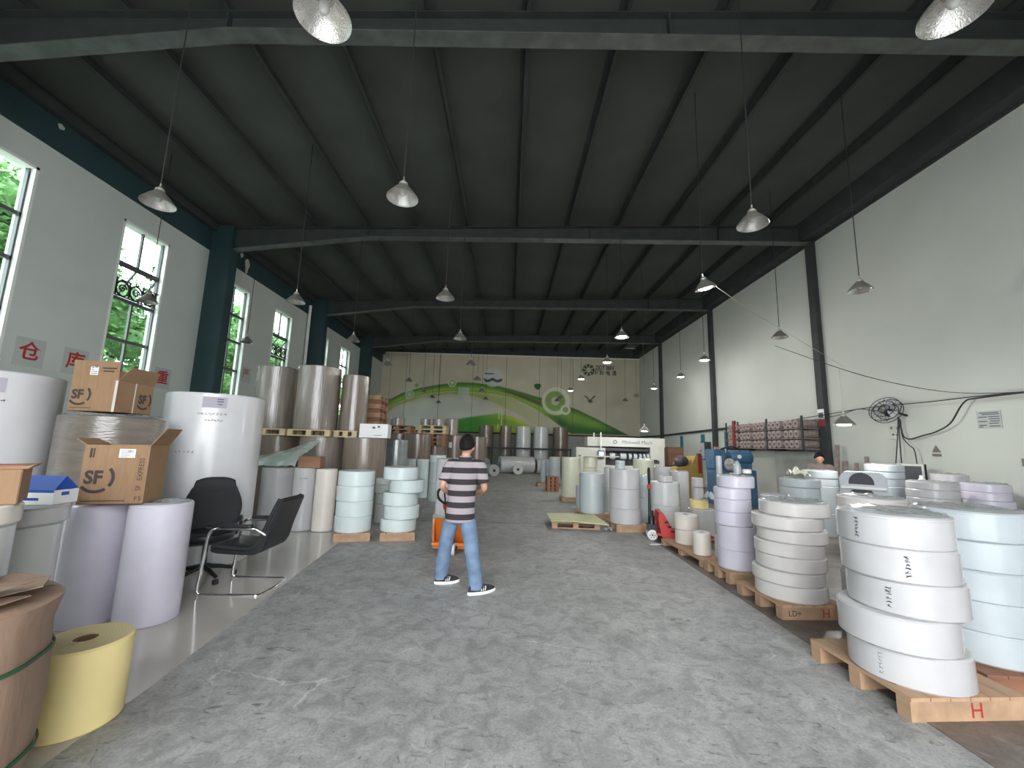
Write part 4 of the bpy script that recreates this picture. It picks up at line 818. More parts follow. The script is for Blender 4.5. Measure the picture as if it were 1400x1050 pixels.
t = thing('white_carton', 'white printed carton on top of the lower wrapped tier', 'box', (-2.93, 9.18, 1.684), .10); MB().box(-.33, .27, -.2, .2, 0, .30).build('body', 'white', t, bevel=.004); MB().box(-.06, .0, -.203, -.2, .20, .24).box(-.02, .14, -.203, -.2, .05, .06).box(.05, .10, -.203, -.2, .22, .26).build('print', 'ink', t)
scrap('paper_scrap', 'scrap of white paper on the floor by the red jack', 'paper', (2.55, 7.28, .004), .22, .10, .02, 'sheet', 21, .3)
scrap('plastic_scrap', 'clear plastic litter on the floor beside the yellow board', 'plastic', (2.0, 8.36, .004), .16, .2, .08, 'film', 23, .3)
scrap('folded_sheet', 'folded white sheet hanging over the short yellow roll', 'paper', (3.90, 8.05, .70), .30, .24, .10, 'p_cool', 25, .4)
# yellow board on a low pallet in the aisle
pallet(1.40, 8.86, .95, .80, -.05, 'low pallet under the warped yellow board in the aisle', h=.12, style='block')
q = MB(); n = 10; vs = []
for j in range(n + 1):
    for i in range(n + 1):
        u, v = i / n, j / n; x = .88 + u * 1.05 + (1 - v) * u * .06; y = 8.42 + v * .92 + u * (.08 - .26 * (1 - v)); vs.append((x, y, .138 + .018 * u * (1 - v) + .008 * math.sin(u * 5) - .02 * u ** 3 * (1 - v)))
vs += [(x, y, z + .012) for x, y, z in vs]; k = (n + 1) ** 2
fs = [(j * (n + 1) + i, j * (n + 1) + i + 1, (j + 1) * (n + 1) + i + 1, (j + 1) * (n + 1) + i) for j in range(n) for i in range(n)]
q.add(vs, [tuple(reversed(f)) for f in fs] + [tuple(a + k for a in f) for f in fs] + [(i, i + 1, i + 1 + k, i + k) for i in range(n)] + [(j * (n + 1) + n, (j + 1) * (n + 1) + n, (j + 1) * (n + 1) + n + k, j * (n + 1) + n + k) for j in range(n)] + [((j + 1) * (n + 1), j * (n + 1), j * (n + 1) + k, (j + 1) * (n + 1) + k) for j in range(n)] + [(n * (n + 1) + i + 1, n * (n + 1) + i, n * (n + 1) + i + k, n * (n + 1) + i + 1 + k) for i in range(n)])
tag(q.build('yellow_board', 'ysheet', None), 'warped pale yellow board lying on a pallet in the aisle', 'board')
# small things on stack tops
t = thing('tape_dispenser', 'small clear plastic dispenser on the lilac stack', 'dispenser', (3.05, 5.55, 1.325)); MB().lathe([(.05, 0), (.05, .07), (.04, .12), (.02, .16), (.012, .17)], 16).build('body', 'film', t, True); MB().lathe([(.0, .02), (.045, .02), (.045, .06), (.0, .06)], 16).build('filling', 'greyscrap', t, True)
roll(3.16, 5.52, 1.33, 1.385, .055, 'p_cream', 'tiny cream roll on the lilac stack', core=.018)
roll(3.26, 6.44, 0, 1.54, .042, 'p_white', 'tall thin white tube standing behind the lilac stack')
roll(3.52, 6.5, 0, 1.28, .07, 'p_warm', 'slim warm white roll behind the lilac stack')
scrap('rag', 'crumpled pale rag on the wide stack behind the lilac one', 'rag', (5.05, 7.25, 1.22), .30, .26, .10, 'p_ivory', 31)
for i, (x, y, h, w, lb) in enumerate(((8.55, 10.9, 1.86, .12, 'tall grey brown plank leaning at the wall column'), (8.5, 10.6, 1.45, .16, 'short plank beside the tall leaning plank'), (8.5, 10.25, 1.42, .10, 'second short plank by the wall'), (8.5, 9.95, 1.58, .10, 'medium plank leaning below the wire'))):
    T = Matrix.Translation((x, y, 0)) @ Matrix.Rotation(.07, 4, 'Y'); tag(MB().box(-.02, .02, -w / 2, w / 2, 0.002, h, T).build('wood_plank', 'tubeend', bevel=.004), lb, 'plank')
# winding machine between the wall stacks and a control cabinet
t = thing('winding_machine', 'mauve grey machine with round openings between the wall stacks', 'machine', (6.26, 7.36, 0), -.72)
q = MB(); q.box(-.32, .32, -.22, .22, 0, .95); q.prism([(-.32, .95), (.32, .95), (.32, 1.22), (.24, 1.32), (-.24, 1.32), (-.32, 1.22)], -.22, .22); q.build('housing', 'mauve', t, bevel=.015)
for z in (1.14, .90): q = MB(); arc(q, 0, 0, 0, .17, 0, 180, 16, -.2215); q.box(-.17, .17, -.2225, -.2215, -.03, .0); q.build('opening', 'machdark', t, loc=(-.02, 0, z))
MB().tube([(-.3, -.24, 1.05), (.3, -.24, 1.05)], .03, 10).build('roller', 'white', t, True)
t = thing('control_cabinet', 'control cabinet with dark screen right of the fan stack', 'cabinet', (8.25, 8.55, 0), -.75); MB().box(-.22, .22, -.16, .16, 0, 1.46).build('body', 'machine', t, bevel=.01); MB().box(-.18, .18, -.165, -.16, 1.14, 1.42).build('dark_screen', 'machdark', t); MB().tube([(.24, 0, 1.46), (.24, 0, .9)], .02, 8).build('side_tube', 'black', t)
t = thing('detergent_bottle', 'small blue bottle wedged between the wall stacks', 'bottle', (7.40, 7.45, 0)); MB().lathe([(0, 0), (.07, 0), (.075, .02), (.075, 1.16), (.05, 1.2)], 16).build('body', 'bluebox', t, True); MB().lathe([(.05, 1.2), (.03, 1.24), (.03, 1.28), (0, 1.28)], 16).build('cap', 'white', t, True)
# ------------------------------------------------------------------ chairs
t = thing('cantilever_chair', 'black leather cantilever chair with chrome sled frame', 'chair', (-2.84, 4.78, 0), .02)
r = .017; pts = []
def side(s): return [(.20, s * .27, .67), (-.05, s * .28, .665), (-.20, s * .285, .66), (-.265, s * .285, .60), (-.285, s * .285, .4), (-.315, s * .285, .09), (-.30, s * .285, .03), (-.24, s * .285, .014), (.20, s * .285, .014), (.30, s * .27, .014)]
pts = side(-1) + [(.325, -.15, .014), (.325, .15, .014)] + list(reversed(side(1)))
MB().tube(pts, r, 10, smooth=5).build('sled_frame', 'chrome', t, 'all')
prof = [(-.27, .45), (-.25, .475), (-.10, .455), (.10, .445), (.20, .48), (.245, .56), (.29, .72), (.36, .90), (.39, .97), (.42, .98), (.445, .955), (.42, .88), (.35, .66), (.31, .50), (.27, .43), (.18, .395), (.0, .395), (-.20, .405), (-.265, .42)]
sh = MB().prism(prof, -.245, .245).build('shell', 'leather', t, True, bevel=.012)
for s in (-1, 1):
    MB().tube([(-.25, s * .235, .475), (-.1, s * .235, .465), (.12, s * .235, .455), (.21, s * .235, .50), (.27, s * .235, .64), (.36, s * .235, .88), (.40, s * .235, .97)], .022, 8, smooth=4).build('bolster', 'leather', sh, 'all')
    MB().tube([(-.16, s * .283, .685), (.0, s * .283, .69), (.17, s * .275, .692)], .022, 8, smooth=3).build('arm_pad', 'leather', t, 'all')
    MB().tube([(.19, s * .27, .672), (.27, s * .25, .62), (.295, s * .24, .60)], r, 8, smooth=3).build('arm_bracket', 'chrome', t, 'all')
MB().prism([(-.21, .470), (.12, .452), (.17, .478), (.10, .492), (-.19, .503), (-.235, .49)], -.20, .20).build('seat_pad', 'leather', t, True, bevel=.014)
t = thing('swivel_chair', 'tall black office swivel chair behind the chrome chair', 'chair', (-3.46, 4.98, 0), .52)
for k in range(5):
    a = 2 * PI * k / 5 + .2; c, s = math.cos(a), math.sin(a)
    lg = MB().tube([(0, 0, .15), (.16 * c, .16 * s, .125), (.31 * c, .31 * s, .085)], [(.03, .03), (.026, .024), (.02, .018)], 8).build('base_leg', 'black', t, True)
    MB().lathe([(0, -.022), (.028, -.022), (.03, -.015), (.03, .015), (.028, .022), (0, .022)], 14, T=Matrix.Translation((.31 * c, .31 * s, .031)) @ Matrix.Rotation(a, 4, 'Z') @ Matrix.Rotation(PI / 2, 4, 'X')).build('castor', 'rubber', lg, True)
MB().tube([(0, 0, .12), (0, 0, .42)], .028, 12).build('gas_column', 'black', t, True); MB().box(-.14, .14, -.14, .14, .40, .43).build('seat_plate', 'black', t)
MB().rings([(0, 0, .43, .23, .22, 0), (0, 0, .45, .265, .255, 0), (0, 0, .51, .275, .265, 0), (0, 0, .535, .25, .24, 0), (0, 0, .54, .1, .1, 0)], 28).build('seat', 'leather', t, 'all')
bk = MB(); vs = []; nz, nx = 16, 14
def backp(u, v, off):
    w = (.225 + .075 * math.sin(PI * min(1, v * 1.25)) - .035 * max(0, v - .8) * 5 * .8); x = (u - .5) * 2 * w; z = .50 + .62 * v - .035 * (abs(u - .5) * 2) ** 3 * (v > .85)
    y = .225 + .10 * v + .03 * math.sin(v * 5) - .055 * (abs(u - .5) * 2) ** 2; pad = .025 * math.sin(PI * u) * (1.2 if v > .74 else 1.) * (.6 if abs(v - .74) < .04 else 1.)
    return (x, y + off + (-pad if off <= 0 else pad * .5), z)
for off in (-.03, .035): vs += [backp(i / nx, j / nz, off) for j in range(nz + 1) for i in range(nx + 1)]
k = (nz + 1) * (nx + 1); W_ = nx + 1
fs = [(j * W_ + i, j * W_ + i + 1, (j + 1) * W_ + i + 1, (j + 1) * W_ + i) for j in range(nz) for i in range(nx)]
rim = [i for i in range(nx)] + [j * W_ + nx for j in range(nz)] + [nz * W_ + i for i in range(nx, 0, -1)] + [j * W_ for j in range(nz, 0, -1)]
bk.add(vs, fs + [tuple(reversed([a + k for a in f])) for f in fs] + [(rim[i], rim[i] + k, rim[(i + 1) % len(rim)] + k, rim[(i + 1) % len(rim)]) for i in range(len(rim))]); bko = bk.build('backrest', 'mesh', t, 'all')
MB().sphere((0, .275, .99), (.20, .05, .085), 18, 10).build('head_pad', 'mesh', bko, 'all')
for s in (-1, 1): MB().tube([(s * .27, .12, .46), (s * .31, .10, .60), (s * .31, .02, .67), (s * .31, -.16, .665), (s * .29, -.20, .60)], [.02, .02, .028, .028, .018], 8, smooth=4).build('armrest', 'leather', t, 'all')
MB().box(-.03, .03, .12, .27, .42, .56).build('back_bracket', 'black', t)
# ------------------------------------------------------------------ pallet trucks
def jack(label, loc, rot, m, wheel, flen=1.05, tilt=0., steer=0.):
    t = thing('pallet_truck', label, 'pallet truck', loc, rot)
    for s in (-1, 1):
        f = MB().box(.16, flen, s * .19 - .075, s * .19 + .075, .055, .095).prism([(flen, .055), (flen + .12, .07), (flen + .12, .08), (flen, .095)], s * .19 - .06, s * .19 + .06).build('fork', m, t, bevel=.006)
        MB().lathe([(0, -.05), (.038, -.05), (.038, .05), (0, .05)], 14, T=Matrix.Translation((flen - .12, s * .19, .039)) @ Matrix.Rotation(PI / 2, 4, 'X')).build('load_roller', 'castor', f, True)
        MB().prism([(.10, .50), (.17, .50), (.20, .42), (.40, .095), (.42, .055), (.16, .055), (.13, .12), (.08, .40)], s * .245 - .012, s * .245 + .012).build('side_plate', m, t)
    MB().prism([(.10, .50), (.17, .50), (.40, .10), (.40, .075), (.34, .075), (.13, .44)], -.245, .245).build('apron', m, t)
    for k in range(3):
        for s in (-1, 1): MB().box(.185 + k * .05, .245 + k * .05, s * .259 - .003, s * .259 + .003, .335 - k * .075, .365 - k * .075).build('slot', 'hole', t)
    MB().prism([(.06, .12), (.20, .12), (.20, .16), (.06, .16)], -.26, .26).build('cross_bar', m, t)
    MB().lathe([(0, .10), (.075, .10), (.075, .17), (.055, .2), (.055, .40), (.035, .42), (.035, .50), (0, .50)], 20).build('pump', 'black', t, True); MB().box(-.085, .08, -.08, .08, .16, .27).build('pump_block', 'black', t, bevel=.01)
    st = Matrix.Rotation(steer, 4, 'Z')
    for s in (-1, 1):
        T = st @ Matrix.Translation((0, s * .075, .09)) @ Matrix.Rotation(PI / 2, 4, 'X')
        wv = MB().lathe([(0, -.025), (.06, -.025), (.088, -.02), (.09, -.012), (.09, .012), (.088, .02), (.06, .025), (0, .025)], 24, T=T).build('steer_wheel', wheel, t, True)
        q = MB()
        for k in range(6): q.lathe([(0, .0255), (.010, .0255), (.010, .027), (0, .027)], 8, T=T @ Matrix.Translation((.042 * math.cos(k * PI / 3), .042 * math.sin(k * PI / 3), 0))); q.lathe([(0, -.0255), (.010, -.0255), (.010, -.027), (0, -.027)], 8, T=T @ Matrix.Translation((.042 * math.cos(k * PI / 3), .042 * math.sin(k * PI / 3), 0)))
        q.lathe([(0, .026), (.016, .026), (.014, .03), (0, .03)], 10, T=T).lathe([(0, -.026), (.016, -.026), (.014, -.03), (0, -.03)], 10, T=T); q.build('hub_holes', 'black', wv)
    R = Matrix.Translation((-.03, 0, .27)) @ Matrix.Rotation(-tilt, 4, 'Y')
    ti = MB().tube([tuple(R @ Vector((0, 0, z))) for z in (0, .3, .70)], [.034, .024, .02], 10).build('tiller', 'black', t, True)
    MB().tube([tuple(R @ Vector((0, 0, z))) for z in (.62, .70)], .036, 12).build('grip_band', 'red', ti, True)
    lp = [(0, .0, .70), (0, -.05, .75), (0, -.088, .82), (0, -.085, .93), (0, -.05, .985), (0, 0, .99), (0, .05, .985), (0, .085, .93), (0, .088, .82), (0, .05, .75), (0, 0, .70)]
    MB().tube([tuple(R @ Vector(p)) for p in lp], .017, 8, smooth=3).build('handle_loop', 'rubber', ti, 'all')
    MB().tube([tuple(R @ Vector(p)) for p in ((0, 0, .70), (0, 0, .985))], .012, 8).build('control_lever', 'rubber', ti, True)
    return t
jack('red pallet truck with upright black handle beside the white stacks', (2.64, 7.74, 0), -.2, 'red', 'castor', 1.0)
jack('orange pallet truck loaded with white rolls before the person', (-.84, 6.28, 0), PI / 2, 'orange', 'castor', 1.05, .72)
stack(-.88, 7.06, .10, .315, [.36, .27, .63], 'p_white', 'load on the orange pallet truck', [(-.03, 0), (0, 0), (-.01, 0)], film=False)
# ------------------------------------------------------------------ slitting machine
t = thing('slitting_machine', 'grey white slitting machine with a lettered top beam', 'machine', (4.45, 16.0, 0), 0)
tb = MB().box(-1.47, 1.48, -.30, .30, 1.66, 2.01).build('top_beam', 'machine', t, bevel=.01)
text('Minkwell Mech', .19, 'machblue', tb, (.42, -.3015, 1.83), (PI / 2, 0, 0), 'beam_lettering'); q = MB(); arc(q, 0, 0, .045, .075, 0, 360, 20); q.build('beam_emblem', 'machblue', tb, loc=(-.42, -.302, 1.83))
MB().box(-1.9, -.80, -.35, .4, 0, 1.60).build('left_cabinet', 'machine', t, bevel=.01); MB().box(.92, 1.45, -.30, .4, 0, 1.66).build('right_cabinet', 'machine', t, bevel=.01)
MB().box(-.80, .92, .2, .4, 0, 1.66).build('rear_panel', 'machdark', t); MB().box(-.80, .92, -.25, .2, 1.50, 1.60).build('cross_beam', 'machdark', t)
MB().box(-.80, .92, -.30, .2, 0, .95).build('lower_cover', 'machine', t, bevel=.01)
sh = MB().tube([(-.78, -.12, 1.34), (.9, -.12, 1.34)], .04, 10).build('shaft', 'machdark', t, True)
for x, w in ((-.50, .20), (-.08, .22), (.18, .10), (.38, .12), (.57, .08), (.72, .07), (.85, .08)): MB().lathe([(.04, -w / 2), (.115, -w / 2), (.115, w / 2), (.04, w / 2)], 24, T=Matrix.Translation((x, -.12, 1.30)) @ Matrix.Rotation(PI / 2, 4, 'Y'), closed=True).build('slit_roll', 'p_cool', t, True)
MB().box(.6, 1.15, -.42, -.30, 1.17, 1.21).build('arm', 'machdark', t)
sc = MB().box(-1.10, -.86, -.46, -.38, 1.20, 1.50).build('control_screen', 'machdark', t, bevel=.01); MB().box(-1.075, -.885, -.465, -.46, 1.26, 1.46).build('display', 'screen', sc)
MB().tube([(-.98, -.40, 1.50), (-.98, -.40, 2.18)], .025, 8).build('signal_post', 'white', t, True); MB().tube([(-1.12, .2, 1.6), (-1.12, .2, 2.18)], .03, 8).build('signal_post', 'machine', t, True)
MB().box(1.05, 1.25, -.305, -.30, 1.05, 1.18).build('name_plate', 'ink', t)
# long paper board across the ivory rolls
tag(MB().box(2.15, 3.3, 12.35, 12.75, 1.333, 1.37).build('paper_board', 'p_ivory', bevel=.005), 'ivory paper board resting on the ivory pair', 'board')
# tube rack on the right wall
t = thing('tube_rack', 'steel wall rack holding grey brown cardboard tubes', 'rack', (8.5, 13.4, 0))
for z in (1.72, 2.01, 2.30): MB().box(-.30, .28, -1.88, 2.2, z, z + .025).build('shelf', 'tubeend', t)
for y in (-1.9, -.3, 1.35, 2.15): MB().box(-.31, -.27, y - .025, y + .025, 1.68 if y < 2 else 1.2, 2.66).build('post', 'steel', t); MB().box(-.31, .29, y - .02, y + .02, 1.66, 1.72).build('bracket', 'steel', t)
MB().box(-.38, -.31, 1.42, 1.58, 1.70, 2.70).build('red_post', 'darkred', t)
tube_me = MB().lathe([(.045, -.29), (.115, -.29), (.12, -.28), (.12, .28), (.115, .29), (.045, .29)], 18, T=Matrix.Rotation(PI / 2, 4, 'Y'), closed=True).mesh('cardboard_tube', 'tubeend', True)
for z, sf in ((1.865, 'lowest'), (2.155, 'middle'), (2.445, 'top')):
    for k in range(15):
        y = -1.72 + k * .262
        if min(abs(y - p) for p in (-9,)) > .1: tag(link('cardboard_tube', tube_me, None, (8.44 + .03 * ((k * 7) % 3), 13.4 + y, z)), 'grey brown cardboard tube on the %s shelf of the wall rack' % sf, 'tube', 'tubes on the %s rack shelf' % sf)
p = struct(MB().box(8.55, 8.62, 11.6, 13.3, 0, 1.66).build('trim_1', 'greypanel'))
# blue workshop machine, yellow machine, brown cabinet
t = thing('blue_machine', 'blue painted workshop machine under the tube rack', 'machine', (7.0, 13.0, 0))
MB().box(-.65, .55, -.35, .35, 0, 1.05).build('base', 'machblue', t, bevel=.02); MB().box(-.7, -.35, -.3, .3, 1.05, 1.66).build('column', 'machblue', t, bevel=.02)
MB().lathe([(0, -.36), (.20, -.34), (.235, -.28), (.235, .28), (.20, .34), (0, .36)], 24, T=Matrix.Translation((.22, 0, 1.42)) @ Matrix.Rotation(PI / 2, 4, 'Y')).build('tank', 'machblue', t, True)
MB().box(-.05, .5, -.2, .2, 1.02, 1.24).build('cradle', 'machblue', t); MB().lathe([(0, -.02), (.06, -.02), (.06, .02), (0, .02)], 16, T=Matrix.Translation((.1, -.24, 1.45)) @ Matrix.Rotation(PI / 2, 4, 'X')).build('gauge', 'sheet', t, True)
MB().sphere((-.3, -.42, 1.2), (.17, .17, .2), 14, 8).build('motor', 'greyscrap', t, 'all'); MB().tube([(-.5, -.3, 1.66), (-.2, -.38, 1.75), (.1, -.3, 1.66)], .03, 8, smooth=4).build('pipe', 'machdark', t, True)
t = thing('yellow_machine', 'yellow machine with dark hood near the brown post', 'machine', (6.1, 14.3, 0), .1)
MB().box(-.55, .45, -.3, .3, 0, .85).build('base', 'yellowm', t, bevel=.02); MB().prism([(-.55, .85), (.45, .85), (.45, 1.42), (.2, 1.42), (.05, 1.1), (-.5, 1.0)], -.28, .28).build('hood', 'yellowm', t, bevel=.01); MB().sphere((-.2, -.05, 1.22), (.26, .2, .2), 16, 9).build('cover', 'machdark', t, 'all'); MB().box(.28, .40, -.3, -.2, .85, 1.5).build('lever', 'darkred', t)
t = thing('tool_cabinet', 'brown tool cabinet beside the slitting machine', 'cabinet', (7.4, 18.6, 0)); MB().box(-.35, .35, -.25, .25, 0, 1.72).build('body', 'core', t, bevel=.01)
for s in (-1, 1): d_ = MB().box(min(s * .01, s * .33), max(s * .01, s * .33), -.262, -.25, .06, 1.66).build('door', 'wood3', t); MB().box(s * .05 - .01, s * .05 + .01, -.28, -.262, .85, .97).build('handle', 'alu', d_)
tag(MB().box(7.45, 7.60, 14.9, 15.05, 0.001, 1.75).build('timber_post', 'wood', bevel=.01), 'brown timber post beside the blue machine', 'post')
t = thing('work_table', 'dark work table with clutter behind the white pair', 'table', (6.5, 15.6, 0)); MB().box(-.45, .45, -.35, .35, .98, 1.03).build('table_top', 'machdark', t)
for sx_ in (-1, 1):
    for sy_ in (-1, 1): MB().box(sx_ * .4 - .03, sx_ * .4 + .03, sy_ * .3 - .03, sy_ * .3 + .03, 0, .98).build('leg', 'steel', t)
MB().box(-.43, .43, -.3, .3, .3, .33).build('lower_shelf', 'machdark', t)
scrap('clutter', 'heap of dark wrappings on the work table', 'rags', (6.5, 15.6, 1.032), .6, .45, .18, 'greyscrap', 55)

# ------------------------------------------------------------------ people
def skin_mesh(name, J, E, m, parent, sub=2):
    me = bpy.data.meshes.new(name); names = list(J); idx = {n: i for i, n in enumerate(names)}
    me.from_pydata([J[n][0] for n in names], [(idx[a], idx[b]) for a, b in E], []); o = bpy.data.objects.new(name, me); COL.objects.link(o)
    sm_ = o.modifiers.new('s', 'SKIN'); sm_.use_smooth_shade = True
    for n in names: me.skin_vertices[0].data[idx[n]].radius = (J[n][1], J[n][1])
    me.skin_vertices[0].data[idx['pelvis']].use_root = True
    o.modifiers.new('u', 'SUBSURF').levels = sub
    dg = bpy.context.evaluated_depsgraph_get(); ev = bpy.data.meshes.new_from_object(o.evaluated_get(dg)); bpy.data.objects.remove(o); ev.name = name; ev.materials.clear(); ev.materials.append(MT[m])
    ev.shade_smooth(); return ev
def head_mesh(c, yaw, s=1.):
    """egg-shaped head with brow, nose, chin and ears; faces -y before yaw"""
    q = MB(); seg, rg = 28, 22; vs = []; R = Matrix.Rotation(yaw, 4, 'Z')
    for i in range(rg + 1):
        ph = PI * i / rg
        for k in range(seg):
            t_ = 2 * PI * k / seg; x = math.sin(ph) * math.cos(t_); y = math.sin(ph) * math.sin(t_); z = math.cos(ph)
            wx = .076 * (1 - .22 * max(0, -z)); wy = .094 * (1 - .10 * max(0, -z)); X_, Y_, Z_ = wx * x, wy * y, .118 * z
            f = max(0, -y) * math.exp(-(x / .22) ** 2)
            Y_ -= .020 * f * math.exp(-((z + .18) / .17) ** 2) + .008 * f * math.exp(-((z + .85) / .2) ** 2) + .005 * max(0, -y) * math.exp(-((z - .18) / .1) ** 2)
            Y_ += .008 * max(0, -y) * (math.exp(-((x - .38) / .16) ** 2) + math.exp(-((x + .38) / .16) ** 2)) * math.exp(-((z - .02) / .12) ** 2)
            Y_ += .004 * f * math.exp(-((z + .52) / .04) ** 2)
            vs.append(Vector((X_, Y_, Z_)))
    q.add(vs, [(i * seg + k, (i + 1) * seg + k, (i + 1) * seg + (k + 1) % seg, i * seg + (k + 1) % seg) for i in range(rg) for k in range(seg)])
    for sx_ in (-1, 1): q.sphere((sx_ * .078, .01, -.012), (.012, .022, .032), 10, 8, Matrix.Rotation(sx_ * .35, 4, 'Z'))
    q.v = [tuple(Vector(c) + R @ (Vector(v) * s)) for v in q.v]; return q
def hair_mesh(c, yaw, s=1., sd=1):
    q = MB(); seg, rg = 40, 18; vs = []; R = Matrix.Rotation(yaw, 4, 'Z')
    for i in range(rg + 1):
        for k in range(seg):
            t_ = 2 * PI * k / seg; back = .5 + .5 * math.sin(t_); lim = .37 + .24 * back ** .8; ph = PI * lim * i / rg
            nrm = 1.21 + .09 * noise.noise(Vector((math.cos(t_) * 7, math.sin(t_) * 7, ph * 4 + sd))) + .015 * noise.noise(Vector((t_ * 9, ph * 9, sd)))
            x = math.sin(ph) * math.cos(t_); y = math.sin(ph) * math.sin(t_); z = math.cos(ph); e = 1 - .10 * max(0, (i / rg - .85) / .15)
            vs.append(Vector((.079 * x * nrm * e, .097 * y * nrm * e, .119 * z * nrm)))
    rn = random.Random(sd); tufts = []
    for _ in range(420):
        i = rn.randrange(2, rg); k = rn.randrange(seg); p = vs[i * seg + k]; d = p.normalized(); dn = Vector((0, 0, -1)); tg = (dn - d * dn.dot(d)).normalized(); sdv = d.cross(tg)
        e = p + d * rn.uniform(.004, .012) + tg * rn.uniform(.012, .03) + sdv * rn.uniform(-.01, .01); tufts.append((p - sdv * .004, p + sdv * .004, e))
    n = len(vs); vs += [v * .94 for v in vs]
    fs = [(i * seg + k, (i + 1) * seg + k, (i + 1) * seg + (k + 1) % seg, i * seg + (k + 1) % seg) for i in range(rg) for k in range(seg)]
    q.add([Vector(c) + R @ (v * s) for v in vs], fs + [tuple(reversed([a + n for a in f])) for f in fs] + [(rg * seg + k, rg * seg + k + n, rg * seg + (k + 1) % seg + n, rg * seg + (k + 1) % seg) for k in range(seg)])
    for tf in tufts: q.add([Vector(c) + R @ (v * s) for v in tf], [(0, 1, 2)])
    return q
def join_meshes(name, base, q, m):
    v = [tuple(x.co) for x in base.vertices] + q.v; o = len(base.vertices); f = [tuple(p.vertices) for p in base.polygons] + [tuple(i + o for i in a) for a in q.f]
    me = bpy.data.meshes.new(name); me.from_pydata(v, [], f); me.materials.append(MT[m]); me.shade_smooth(); return me
def hand_chain(J, E, pre, wrist, direc, side, down=(0, 0, -1), curl=.5, s=1.):
    d = Vector(direc).normalized(); dn = Vector(down); dn = (dn - d * dn.dot(d)).normalized(); lat = d.cross(dn).normalized() * side; W0 = Vector(wrist)
    palm = W0 + d * .055 * s; J[pre + 'palm'] = (tuple(palm), .024 * s); E.append((pre + 'wrist', pre + 'palm'))
    J[pre + 'knuckle'] = (tuple(palm + d * .035 * s), .022 * s); E.append((pre + 'palm', pre + 'knuckle'))
    for i, (off, ln) in enumerate(((.030, .070), (.010, .078), (-.010, .072), (-.029, .058))):
        b0 = palm + d * .045 * s + lat * off * s; p1 = b0 + (d * math.cos(curl) + dn * math.sin(curl)) * ln * .45 * s; p2 = p1 + (d * math.cos(curl * 2.2) + dn * math.sin(curl * 2.2)) * ln * .55 * s
        for n_, p_, r_ in (('f%da' % i, b0, .0098), ('f%db' % i, p1, .0088), ('f%dc' % i, p2, .0075)): J[pre + n_] = (tuple(p_), r_ * s)
        E += [(pre + 'knuckle', pre + 'f%da' % i), (pre + 'f%da' % i, pre + 'f%db' % i), (pre + 'f%db' % i, pre + 'f%dc' % i)]
    t0 = palm - d * .012 * s + lat * .030 * s + dn * .008 * s; t1 = t0 + (lat * .6 + d * .7 + dn * .4).normalized() * .036 * s; t2 = t1 + (d * .8 + dn * .5 + lat * .1).normalized() * .03 * s
    for n_, p_, r_ in (('ta', t0, .012), ('tb', t1, .0105), ('tc', t2, .009)): J[pre + n_] = (tuple(p_), r_ * s)
    E += [(pre + 'palm', pre + 'ta'), (pre + 'ta', pre + 'tb'), (pre + 'tb', pre + 'tc')]
RX, RY = -.50, 4.92
P = lambda x, y, z: (x - RX, y - RY, z)
t = thing('person', 'person in grey and black striped shirt and blue jeans pulling the orange truck', 'person', (RX, RY, 0))
J = dict(pelvis=(P(-.545, 4.94, .90), .085), waist=(P(-.535, 4.93, 1.05), .105), chest=(P(-.52, 4.93, 1.24), .12), neckb=(P(-.51, 4.93, 1.40), .07), neck=(P(-.505, 4.94, 1.47), .052), headb=(P(-.495, 4.95, 1.55), .06),
         Ls=(P(-.675, 4.94, 1.355), .052), Le=(P(-.765, 4.87, 1.12), .040), Lwrist=(P(-.69, 5.09, 1.01), .028), Rs=(P(-.34, 4.94, 1.355), .055), Re=(P(-.265, 4.93, 1.10), .041), Rwrist=(P(-.345, 5.14, 1.03), .028),
         Lh=(P(-.615, 4.95, .84), .055), Lk=(P(-.70, 5.02, .47), .048), La=(P(-.745, 5.07, .09), .036), Lt=(P(-.64, 5.10, .04), .022), Rh=(P(-.475, 4.945, .84), .055), Rk=(P(-.385, 4.83, .47), .048), Ra=(P(-.325, 4.765, .09), .036), Rt=(P(-.22, 4.815, .04), .022))
E = [('pelvis', 'waist'), ('waist', 'chest'), ('chest', 'neckb'), ('neckb', 'neck'), ('neck', 'headb'), ('chest', 'Ls'), ('Ls', 'Le'), ('Le', 'Lwrist'), ('chest', 'Rs'), ('Rs', 'Re'), ('Re', 'Rwrist'), ('pelvis', 'Lh'), ('Lh', 'Lk'), ('Lk', 'La'), ('La', 'Lt'), ('pelvis', 'Rh'), ('Rh', 'Rk'), ('Rk', 'Ra'), ('Ra', 'Rt')]
hand_chain(J, E, 'L', J['Lwrist'][0], (.28, .9, -.25), 1); hand_chain(J, E, 'R', J['Rwrist'][0], (-.35, .9, -.1), -1)
hc = P(-.492, 4.955, 1.585); base = skin_mesh('body', J, E, 'skin', t); link('body', join_meshes('body', base, head_mesh(hc, PI - .25), 'skin'), t)
hair_mesh(hc, PI - .25).build('hair', 'hair', t, 'all')
sh = MB(); A = .06
SX = [(.735, -.54, .168, .142), (.75, -.54, .173, .146), (.90, -.537, .163, .132), (1.05, -.532, .160, .124), (1.18, -.525, .172, .126), (1.28, -.518, .182, .122), (1.35, -.515, .180, .105), (1.395, -.513, .150, .088), (1.428, -.51, .095, .07), (1.445, -.508, .068, .064), (1.475, -.505, .066, .064), (1.474, -.505, .055, .053)]
sh.rings([(x_ - RX, .012, z_, a_, b_, A) for z_, x_, a_, b_ in SX], 32, caps=False)
so = sh.build('shirt', 'shirt', t, 'all')
